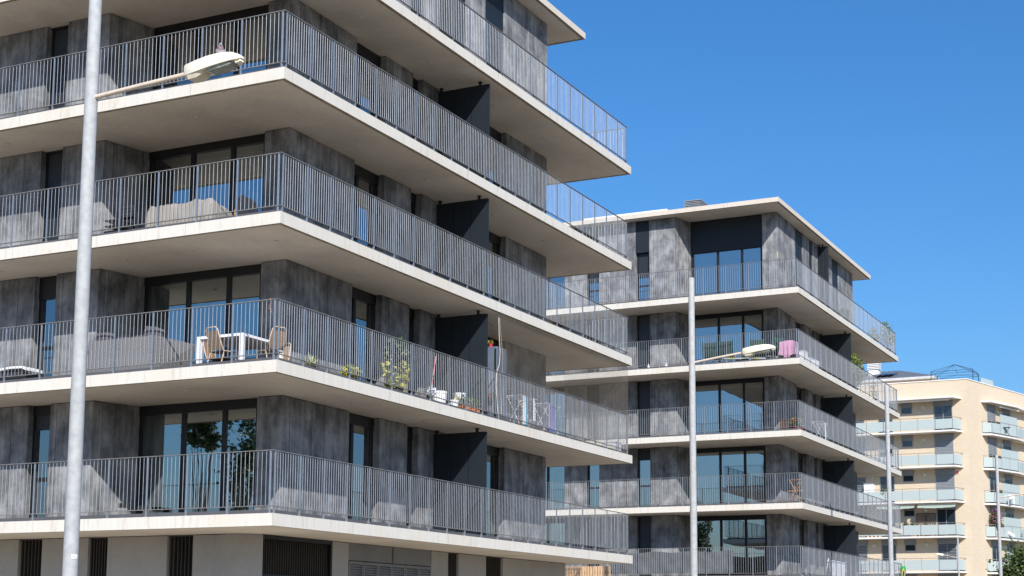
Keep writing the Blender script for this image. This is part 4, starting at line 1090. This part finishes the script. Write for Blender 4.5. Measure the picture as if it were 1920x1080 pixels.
# clothes racks
def rack(label, loc, cloths, L=.95, rz=0):
    t = thing('clothes_rack', label, 'clothes rack', loc, rz, 'laundry racks on the long terrace')
    mb = MB()
    for s_ in (-.25, .25):
        mb.tube([(s_, -L / 2, 0), (-s_, -L * .35, .92)], .009, 5); mb.tube([(s_, L / 2, 0), (-s_, L * .35, .92)], .009, 5)
    mb.build('legs', M['plastic'], t)
    mb = MB()
    for i in range(7): mb.tube([(-.27 + i * .09, -L / 2, .92), (-.27 + i * .09, L / 2, .92)], .004, 4)
    for y in (-L / 2, L / 2): mb.tube([(-.27, y, .92), (.27, y, .92)], .008, 5)
    mb.build('rails', M['plastic'], t)
    for i, (y0, y1, drop, m_) in enumerate(cloths):
        c = thing('laundry', 'washing item %s' % m_, 'laundry', loc)
        r = random.Random(i * 7 + int(loc[1] * 10)); k = 9; mb = MB(); x0 = .27 - i % 3 * .09
        top = [(x0 + .006 * math.sin(q * 1.3), y0 + (y1 - y0) * q / k, .925) for q in range(k + 1)]
        vs = []
        for z, amp in ((.925, .0), (.75, .010), (.5, .016), (.925 - drop, .022)):
            vs += [(x0 + .008 + amp * math.sin(q * 1.9 + i), y0 + (y1 - y0) * q / k + amp * .4 * math.sin(q), z + (.015 * math.sin(q * 1.1) if z < .5 else 0)) for q in range(k + 1)]
        bk = [(x - .012, y, z) for x, y, z in vs]
        n1 = k + 1; fs = []
        for a in range(3):
            for q in range(k): fs.append((a * n1 + q, a * n1 + q + 1, (a + 1) * n1 + q + 1, (a + 1) * n1 + q)); fs.append(tuple(4 * n1 + z for z in (a * n1 + q, a * n1 + q + 1, (a + 1) * n1 + q + 1, (a + 1) * n1 + q)))
        for q in range(k): fs.append((q, q + 1, 4 * n1 + q + 1, 4 * n1 + q)); fs.append((3 * n1 + q, 3 * n1 + q + 1, 7 * n1 + q + 1, 7 * n1 + q))
        mb.add(vs + bk, fs); mb.build('fabric', M[m_], c, True); c['_y'] = (y0 + y1) / 2
        yield c, m_
names = {'sheet': 'white', 'cyan': 'turquoise', 'bluecl': 'dark blue', 'pink': 'pink', 'greypanel': 'grey'}
def do_rack(lab, loc, cloths, words):
    for (c, m_), w_ in zip(rack(lab, loc, cloths), words):
        del c['_y']; c['label'] = w_; c['group'] = 'washing hung on the two racks'
do_rack('left clothes rack holding white and turquoise washing', (-.52, 12.30, F1), [(-.46, -.26, .80, 'sheet'), (-.23, .04, .84, 'cyan'), (.06, .14, .45, 'pink'), (.18, .30, .62, 'sheet'), (.34, .44, .5, 'greypanel')],
        ['long white cloth at the left end of the left rack', 'turquoise towel on the left rack', 'small pale pink cloth beside the turquoise towel', 'white cloth right of centre on the left rack', 'narrow grey cloth ending the left rack'])
do_rack('right clothes rack holding dark blue washing', (-.52, 13.95, F1), [(-.44, -.36, .7, 'pink'), (-.30, .06, .84, 'bluecl'), (.10, .36, .80, 'bluecl')],
        ['narrow pink cloth at the left of the right rack', 'dark blue garment at the middle of the right rack', 'shorter dark blue garment right on the right rack'])
wbx = thing('storage_box', 'small white box in the far corner of the first upper terrace', 'box', (-.45, 18.6, F1))
boxy(wbx, 'box', 'plastic', (-.2, .2, -.25, .25, 0, .34), .01); boxy(wbx, 'lid', 'plastic', (-.22, .22, -.27, .27, .341, .38), .01)
# safety net
nt_t = thing('safety_net', 'fine brown safety net closing the right half of the first upper terrace', 'net', (-.10, 10.08, F1))
H1, Wn = 9.3 - TH - 6.2121 + (6.2121 - 3.1146) - 3.0875 + 2.845, 8.97
H1 = 6.2121 - TH - 3.1146 - .01
mb = MB(); st_ = .085; tw = .0024
n = int((Wn + H1) / st_)
for i in range(1, n):
    c = i * st_
    for sg in (0, 1):
        y0, z0 = max(0, c - H1), min(c, H1); y1, z1 = min(c, Wn), max(0, c - Wn)
        if sg: y0, y1 = Wn - y0, Wn - y1
        def bow(y, z): return .05 * math.sin(math.pi * min(1, z / H1)) * math.exp(-y / 1.2)
        a = Vector((0, y0 , z0)); b = Vector((0, y1, z1))
        mb.tube([a, b], tw, 3, 0, False)
mb.build('mesh', M['net'], nt_t)
m2 = MB()
for i in range(1, int((2.2 + H1) / st_)):
    c = i * st_
    for sg in (0, 1):
        y0, z0 = max(0, c - H1), min(c, H1); y1, z1 = min(c, 2.2), max(0, c - 2.2)
        if sg: y0, y1 = 2.2 - y0, 2.2 - y1
        m2.tube([(-y0, Wn, z0), (-y1, Wn, z1)], tw, 3, 0, False)
m2.build('end_mesh', M['net'], nt_t)
mb = MB(); mb.tube([(0, 0, H1), (0, .03, H1 - .5), (0, .10, H1 - 1.0), (0, .06, H1 - 1.35), (0, -.10, H1 - 1.6), (0, -.12, .9), (0, .02, .1)], .010, 6); mb.tube([(-.0, .03, H1), (-.02, .30, H1 - 1.1), (-.02, .26, H1 - 1.7), (0, .2, .2)], .006, 5)
mb.tube([(0, 0, H1 - .01), (0, Wn, H1 - .01)], .006, 5); mb.build('edge_rope', M['rope'], nt_t, True)
# switch boxes on walls
for loc, lb in (((-5.62, 2.12, Z0 + .42), 'small dark wall socket low in the lowest street terrace recess, left one'), ((-5.48, 2.62, Z0 + .40), 'small black wall spout low in the lowest street terrace recess, right one')):
    t = thing('wall_socket', lb, 'wall socket', loc, 1.35); boxy(t, 'cover', 'darkplastic', (-.07, .07, -.10, .12, 0, .10))

# ------------------------------------------------------------------ terrace furniture, far block
def bp(x, y, k): return (x + OB.x, y + OB.y, LB[k] + Z0)
def camp_chair(label, loc, rz, mat='greentex'):
    t = thing('camping_chair', label, 'folding chair', loc, rz, 'green folding chairs on the far block')
    mb = MB()
    for sx in (-1, 1):
        mb.tube([(sx * .27, -.25, 0), (-sx * .22, .22, .5)], .011, 5) if False else None
        mb.tube([(sx * .30, -.28, 0), (sx * -.05 + sx * .30, .24, .95)], .011, 5); mb.tube([(sx * .30, .28, 0), (sx * .28, -.24, .58)], .011, 5)
    mb.tube([(-.30, -.28, 0), (.28, -.26, .55)], .009, 5); mb.tube([(.30, -.28, 0), (-.28, -.26, .55)], .009, 5)
    mb.build('legs', M['galv'], t)
    mb = MB(); r = random.Random(int(loc[0] * 100)); ny_, nz_ = 10, 12; vs = []
    prof = [(-.28, .40), (-.12, .38), (.05, .37), (.18, .42), (.24, .60), (.27, .80), (.29, .98), (.28, 1.04)]
    for i, (y, z) in enumerate(prof):
        for j in range(9):
            x = -.33 + .66 * j / 8; pf = .035 * math.cos(i * 1.9) * math.cos(j * 2.1)
            vs.append((x, y - pf, z + .03 * abs(math.sin(j * 1.2)) + (.06 if i >= 6 and j in (0, 8) else 0)))
    o2 = [(x, y - .045, z - .03) for x, y, z in vs]; n9 = 9; fs = []; T = len(vs)
    for i in range(len(prof) - 1):
        for j in range(8):
            q = (i * n9 + j, i * n9 + j + 1, (i + 1) * n9 + j + 1, (i + 1) * n9 + j); fs += [q, tuple(T + z for z in q)]
    for j in range(8):
        fs.append((j, j + 1, T + j + 1, T + j)); L_ = (len(prof) - 1) * n9; fs.append((L_ + j, L_ + j + 1, T + L_ + j + 1, T + L_ + j))
    for i in range(len(prof) - 1):
        for e_ in (0, 8): fs.append((i * n9 + e_, (i + 1) * n9 + e_, T + (i + 1) * n9 + e_, T + i * n9 + e_))
    mb.add(vs, fs[:0]); mb.v += o2; mb.f += fs; mb.m += [0] * len(fs)
    mb.build('canvas_seat', M[mat], t, True); return t
camp_chair('green padded folding chair, leftmost of the pair left of the second lamp head', bp(-4.25, .85, 3), math.pi)
camp_chair('green padded folding chair, right one of the pair left of the second lamp head', bp(-3.45, .80, 3), math.pi - .1)
camp_chair('green folding chair just behind the second lamp head', bp(-2.15, .95, 3), math.pi + .2)
camp_chair('green folding chair between the lamp head and the pink cloth', bp(-1.35, .8, 3), math.pi + .9)
pk = thing('pink_covered_table', 'small table covered by a pink cloth at the corner of the far block terrace', 'covered table', bp(-.66, .62, 3))
n_ = 60; vs = []
for z, sc_ in ((.84, .90), (.80, .99), (.5, 1.0), (.14, 1.08)):
    for i in range(n_):
        a = 2 * math.pi * i / n_; q = max(abs(math.cos(a)), abs(math.sin(a))); wv = 1 + (.11 * math.sin(i * 1.35 + .8 * math.sin(i * .31)) * (1.15 - z) if z < .7 else 0)
        vs.append((.36 * sc_ * wv * math.cos(a) / q, .30 * sc_ * wv * math.sin(a) / q, z + (.10 * math.sin(i * .52) if z < .3 else .02 * math.sin(i * .3))))
mb = MB(); fs = [(r_ * n_ + i, r_ * n_ + (i + 1) % n_, (r_ + 1) * n_ + (i + 1) % n_, (r_ + 1) * n_ + i) for r_ in range(3) for i in range(n_)] + [tuple(range(n_))]
mb.add(vs, fs); mb.build('cloth', M['pink'], pk, True)
for sx in (-.25, .25):
    for sy in (-.2, .2): boxy(pk, 'leg', 'frame', (sx - .015, sx + .015, sy - .015, sy + .015, 0, .79))
for i, (y, hgt, wd, lb) in enumerate(((1.95, .58, .5, 'white storage bin just past the pink cloth'), (2.85, .42, .5, 'low white crate between the two white boxes'), (3.75, .50, .6, 'white box with a blue rim farthest along the side railing'))):
    t = thing('storage_box', lb, 'box', bp(-.45, y, 3), 0, 'white boxes on the far block side terrace'); mb = MB(); mb.loft([[(-.2, -wd / 2 * s_, z), (.2, -wd / 2 * s_, z), (.2, wd / 2 * s_, z), (-.2, wd / 2 * s_, z)] for z, s_ in ((0, .9), (hgt, 1))]); mb.build('bin', M['plastic'], t)
    boxy(t, 'rim', 'blue' if i == 2 else 'plastic', (-.22, .22, -wd / 2 - .02, wd / 2 + .02, hgt + .001, hgt + .03))
for i, (x, m_, lb) in enumerate(((-7.05, 'plastic', 'small white canister left by the far block front railing'), (-6.2, 'plastic', 'small white canister further right at the far block front railing'))):
    t = thing('canister', lb, 'canister', bp(x, .35, 3), 0, 'canisters by the railing'); mb = MB(); mb.lathe((0, 0, 0), [(.05, 0), (.05, .2), (.025, .24), (.025, .28)], 12); mb.build('bottle', M[m_], t, True)
t = thing('toy_pile', 'low heap of red and blue toys by the second lamp pole', 'toys', bp(-5.35, .45, 3)); r = random.Random(6)
for i in range(9):
    mb = MB(); x, y = r.uniform(-.38, .38), r.uniform(-.12, .12); s_ = r.uniform(.05, .09); mb.lathe((x, y, .002), [(s_ * .5, 0), (s_, s_ * .6), (s_ * .9, s_ * 1.3), (s_ * .3, s_ * 1.7)], 8); mb.build('toy', M[('red', 'pink', 'blue')[i % 3]], t, True)
t = thing('striped_pole', 'yellow and white striped pole lying on the far block terrace floor under the lamp arm', 'pole', bp(-2.6, .45, 3))
for i in range(7):
    mb = MB(); mb.tube([(-1.0 + i * .28, 0, .30 - i * .02), (-.72 + i * .28, 0, .28 - i * .02)], .022, 7); mb.build('segment', M['stripe' if i % 2 else 'plastic'], t)
mb = MB()
for x in (-.85, .8): mb.box(x - .02, x + .02, -.02, .02, 0, .26 if x < 0 else .14)
mb.build('stand', M['greypanel'], t)
potplant('leafy_shrub', 'bushy yellow-green shrub rising above the railing right of the privacy screen, far block', 'shrub', bp(-.55, 11.5, 3), (.2, .16, .35), (.45, .95, .85), 1300, 'leafb', .13, 'darkplastic', .85, 71, stems=7)
potplant('leafy_shrub', 'straggly climbing plant over the top far corner railing against the sky', 'shrub', bp(-.30, 18.0, 4), (.18, .14, .3), (.25, 1.1, .75), 330, 'leafb', .12, 'darkplastic', .75, 72, stems=9)
potplant('leafy_shrub', 'thin climbing plant low behind the top railing, left of the far corner', 'shrub', bp(-.35, 15.4, 4), (.15, .12, .3), (.2, 1.0, .4), 150, 'leafb', .11, 'darkplastic', .3, 73, stems=6)
potplant('round_tree_pot', 'round clipped potted tree behind the top side railing', 'potted tree', bp(-.9, 11.2, 4), (.18, .14, .3), (.35, .35, .35), 600, 'leafd', .08, 'terra', .62, 74)
potplant('thin_vine', 'thin vine on the third terrace side railing of the far block', 'climbing plant', bp(-.3, 14.6, 3), (.12, .1, .2), (.12, .35, .5), 90, 'leafb', .1, 'darkplastic', .4, 75)
t = thing('shower_curtain_box', 'white slim cabinet behind the top side railing near the potted tree', 'cabinet', bp(-.9, 10.2, 4)); boxy(t, 'body', 'plastic', (-.15, .15, -.2, .2, 0, .62)); boxy(t, 'shelf', 'cyan', (-.16, .16, -.21, .21, .3, .32))
t = thing('brown_chest', 'dark brown wooden chest in the corner of the far block middle terrace', 'chest', bp(-.78, .75, 2)); boxy(t, 'chest', 'brown', (-.28, .28, -.25, .25, .0, .50)); boxy(t, 'lid', 'brown', (-.3, .3, -.27, .27, .501, .56))
for i, (x, y, lb) in enumerate(((-.32, .35, 'small pot with red flowers at the corner beside the brown chest'), (-.30, .95, 'pot of mixed blossoms just past the middle terrace corner'))):
    potplant('flower_pot', lb, 'plant pot', bp(x, y, 2), (.11, .09, .18), (.16, .2, .22), 120, 'leafd', .09, 'redp', .2, 80 + i, ('terra', 50))
do_rack('clothes rack with pale washing on the middle terrace of the far block', bp(-.5, 4.9, 2), [(-.42, -.36, .3, 'pink'), (.0, .30, .80, 'sheet')], ['tiny pink cloth on the far block rack', 'large pale blue-white sheet on the far block rack'])
# orange folding shelf
t = thing('folding_stand', 'orange pine folding stand at the corner of the second terrace of the far block', 'plant stand', bp(-.42, .48, 1))
for z, w_ in ((.52, .30), (1.0, .24)):
    for i in range(3): mb = MB(); mb.box(-w_, w_, -.12 + i * .09, -.05 + i * .09, z, z + .03); mb.build('shelf_slat', M['orange'], t)
for sy in (-.15, .15):
    for s_ in (-1, 1): mb = MB(); mb.tube([(s_ * .28, sy, 0), (-s_ * .22, sy, 1.0)], .014, 4); mb.build('leg', M['orange'], t)
# big rack with sheet at B0
t = thing('drying_line', 'white drying frame with a pale sheet on the lowest visible side terrace', 'drying frame', bp(-.5, 7.4, 0))
mb = MB(); mb.tube([(0, -2.2, 0), (0, -1.6, 1.0), (0, -1.2, .3), (0, -.9, 0)], .018, 6); mb.tube([(0, 1.9, 0), (0, 1.2, .8)], .016, 6); mb.tube([(0, -1.6, .95), (0, 1.5, .92)], .01, 5); mb.build('frame', M['plastic'], t)
c = thing('bed_sheet', 'pale sheet hanging on the drying frame of the lowest side terrace', 'bed sheet', bp(-.46, 7.4, 0)); mb = MB(); k = 14; vs = []
for z in (.93, .7, .45, .22):
    vs += [(.02 + .02 * math.sin(q * 1.7) * (1 - z), -1.25 + 2.4 * q / k, z + .01 * math.sin(q)) for q in range(k + 1)]
bk = [(x - .012, y, z) for x, y, z in vs]; n1 = k + 1; fs = []
for a in range(3):
    for q in range(k):
        f_ = (a * n1 + q, a * n1 + q + 1, (a + 1) * n1 + q + 1, (a + 1) * n1 + q); fs += [f_, tuple(4 * n1 + z for z in f_)]
for q in range(k): fs.append((q, q + 1, 4 * n1 + q + 1, 4 * n1 + q)); fs.append((3 * n1 + q, 3 * n1 + q + 1, 7 * n1 + q + 1, 7 * n1 + q))
mb.add(vs + bk, fs); mb.build('fabric', M['sheet'], c, True)
# grey privacy cloth on the lowest front railing
c = thing('railing_cloth', 'dark grey shade cloth tied behind the lowest front railing of the far block', 'shade cloth', bp(-5.9, .16, 0)); k = 60; vs = []; zs = (1.12, .95, .75, .5, .3, .18)
for z in zs:
    vs += [(-3.0 + 5.75 * q / k, .03 + .015 * math.sin(q * .9 + z * 9) + .02 * mnoise.noise((q * .2, z * 5, 0)), z + .03 * math.sin(q * .35) * (z > .9)) for q in range(k + 1)]
bk = [(x, y + .01, z) for x, y, z in vs]; n1 = k + 1; fs = []; T = len(vs)
for a in range(len(zs) - 1):
    for q in range(k):
        f_ = (a * n1 + q, a * n1 + q + 1, (a + 1) * n1 + q + 1, (a + 1) * n1 + q); fs += [f_, tuple(T + z for z in f_)]
for q in range(k): fs.append((q, q + 1, T + q + 1, T + q)); fs.append((T - n1 + q, T - n1 + q + 1, 2 * T - n1 + q + 1, 2 * T - n1 + q))
mb = MB(); mb.add(vs + bk, fs); mb.build('fabric', M['shadecloth'] if 'shadecloth' in M else M['cgrey'], c, True)
# Brazilian flag at the far end corner
fl = thing('flag', 'green flag with yellow diamond and blue disc tied at the far railing corner', 'flag', bp(-.02, 18.2, 0)); k = 12
def flagpt(u, v): return Vector((.03 + .04 * math.sin(v * 5) + .02 * u, 1.05 * u, 1.15 - .78 * v + .03 * math.sin(u * 7)))
def patch(fn, nu, nv, off, mat, name, par, keep=lambda u, v: True):
    mb = MB(); vs = []; fs = []
    for j in range(nv + 1):
        for i in range(nu + 1):
            p = fn(i / nu, j / nv); vs.append((p.x + off, p.y, p.z))
    T = len(vs); vs += [(x - .004, y, z) for x, y, z in vs]
    for j in range(nv):
        for i in range(nu):
            if keep((i + .5) / nu, (j + .5) / nv):
                q = (j * (nu + 1) + i, j * (nu + 1) + i + 1, (j + 1) * (nu + 1) + i + 1, (j + 1) * (nu + 1) + i); fs += [q, tuple(T + z for z in q)]
    mb.add(vs, fs); return mb.build(name, M[mat], par, True, recalc=False)
cl_ = patch(flagpt, 14, 12, 0, 'green', 'cloth', fl)
patch(flagpt, 40, 32, .006, 'yellow', 'diamond', cl_, lambda u, v: abs(u - .5) / .42 + abs(v - .5) / .40 < 1)
patch(flagpt, 40, 32, .011, 'blue', 'disc', cl_, lambda u, v: ((u - .5) * 1.25) ** 2 + (v - .5) ** 2 < .045)

# ------------------------------------------------------------------ fence, curtains, trees
fe = thing('wooden_fence', 'tall new pine board fence standing between the two blocks', 'fence', (-4.65, 24, 0))
mb = MB()
for z in (1.0, 2.2, 3.50): mb.box(0, 1.86, .035, .075, z, z + .09)
mb.build('rails', M['frame'], fe)
r = random.Random(2)
for i in range(19):
    x = i * .0985; mb = MB(); mb.box(x, x + .074, 0, .022 , 0, 3.77 + r.uniform(-.006, .006)); mb.build('board', M['wood'], fe)

def curtain(label, x0, x1, y, z0, z1, m='curtain'):
    t = thing('curtain', label, 'curtain', ((x0 + x1) / 2, y, z0), 0, 'curtains behind the terrace glazing'); hw = (x1 - x0) / 2; n = int((x1 - x0) / .022); vs = []
    for z in (0, z1 - z0):
        vs += [(-hw + 2 * hw * i / n, .045 * math.sin(i * .95 + .6 * math.sin(i * .21)) , z) for i in range(n + 1)]
    T = len(vs); vs += [(x, y_ + .006, z) for x, y_, z in vs]; fs = []
    for i in range(n): fs += [(i, i + 1, n + 2 + i, n + 1 + i), (T + i, T + i + 1, T + n + 2 + i, T + n + 1 + i)]
    mb = MB(); mb.add(vs, fs); mb.build('fabric', M[m], t, True, recalc=False)
curtain('pleated curtain behind the left pane, second terrace from the top of the near block', -5.6, -4.7, 3.12, F2 + .05, F2 + 2.55)
curtain('pleated curtain behind the middle pane, second terrace from the top of the near block', -4.45, -3.55, 3.12, F2 + .05, F2 + 2.55)
curtain('pleated curtain behind the right pane, second terrace from the top of the near block', -3.30, -2.5, 3.12, F2 + .05, F2 + 2.55)
curtain('pale blind behind the left pane of the lowest near terrace', -5.68, -4.66, 3.12, Z0 + .05, Z0 + 2.58)
curtain('greenish curtain behind the left pane, above the rattan sofa', -5.68, -4.66, 3.12, F1 + .05, F1 + 2.58)
curtain('cream curtain behind the left glazing of the far block top floor', -5.75, -5.0, OB.y + 3.12, LB[4] + Z0 + .05, LB[4] + Z0 + 2.58)
curtain('cream curtain behind the left and middle glazing of the far block middle floor', -5.65, -4.0, OB.y + 3.12, LB[2] + Z0 + .05, LB[2] + Z0 + 2.58)

def tree(name, label, loc, h, cr, n, seed, clumps, lf=.28, trunk=.2, mat='leaf'):
    t = thing(name, label, 'tree', loc); r = random.Random(seed); c = Vector((0, 0, h - cr[2]))
    mb = MB(); mb.tube([(0, 0, 0), (.08, .05, h * .25), (-.05, .1, h * .5), (0, 0, h * .75)], [trunk, trunk * .8, trunk * .55, trunk * .25], 10)
    for i in range(9):
        a = r.uniform(0, 6.28); z = h * r.uniform(.28, .6)
        e = c + Vector((math.cos(a) * cr[0] * .75, math.sin(a) * cr[1] * .75, r.uniform(-.4, .6) * cr[2]))
        mb.tube([(0, 0.05, z), tuple((Vector((0, 0, z)) + e) / 2 + Vector((0, 0, -.15))), tuple(e)], [trunk * .35, trunk * .2, trunk * .06], 6)
    mb.build('trunk', M['bark'], t)
    mb = MB(); leaves(mb, c, cr, n, lf, 0, seed, .3, clumps); mb.build('crown', M[mat], t, recalc=False); return t
tree('street_tree', 'dense green tree top at the lower right corner before the brick block', (3.1, 88, 0), 7.5, (3.0, 3.0, 3.1), 42000, 5, 260, .24)
tree('side_street_tree', 'loose leafy tree mirrored in the lowest glazing, left of its middle pane', (-37.4, -40, 0), 13.8, (1.0, 1.0, 1.25), 1900, 15, 16, .26)
tree('side_street_tree', 'leafy tree mirrored in the right pane of the lowest glazing', (-34.4, -40, 0), 14.4, (1.15, 1.15, 3.1), 2400, 16, 30, .24)
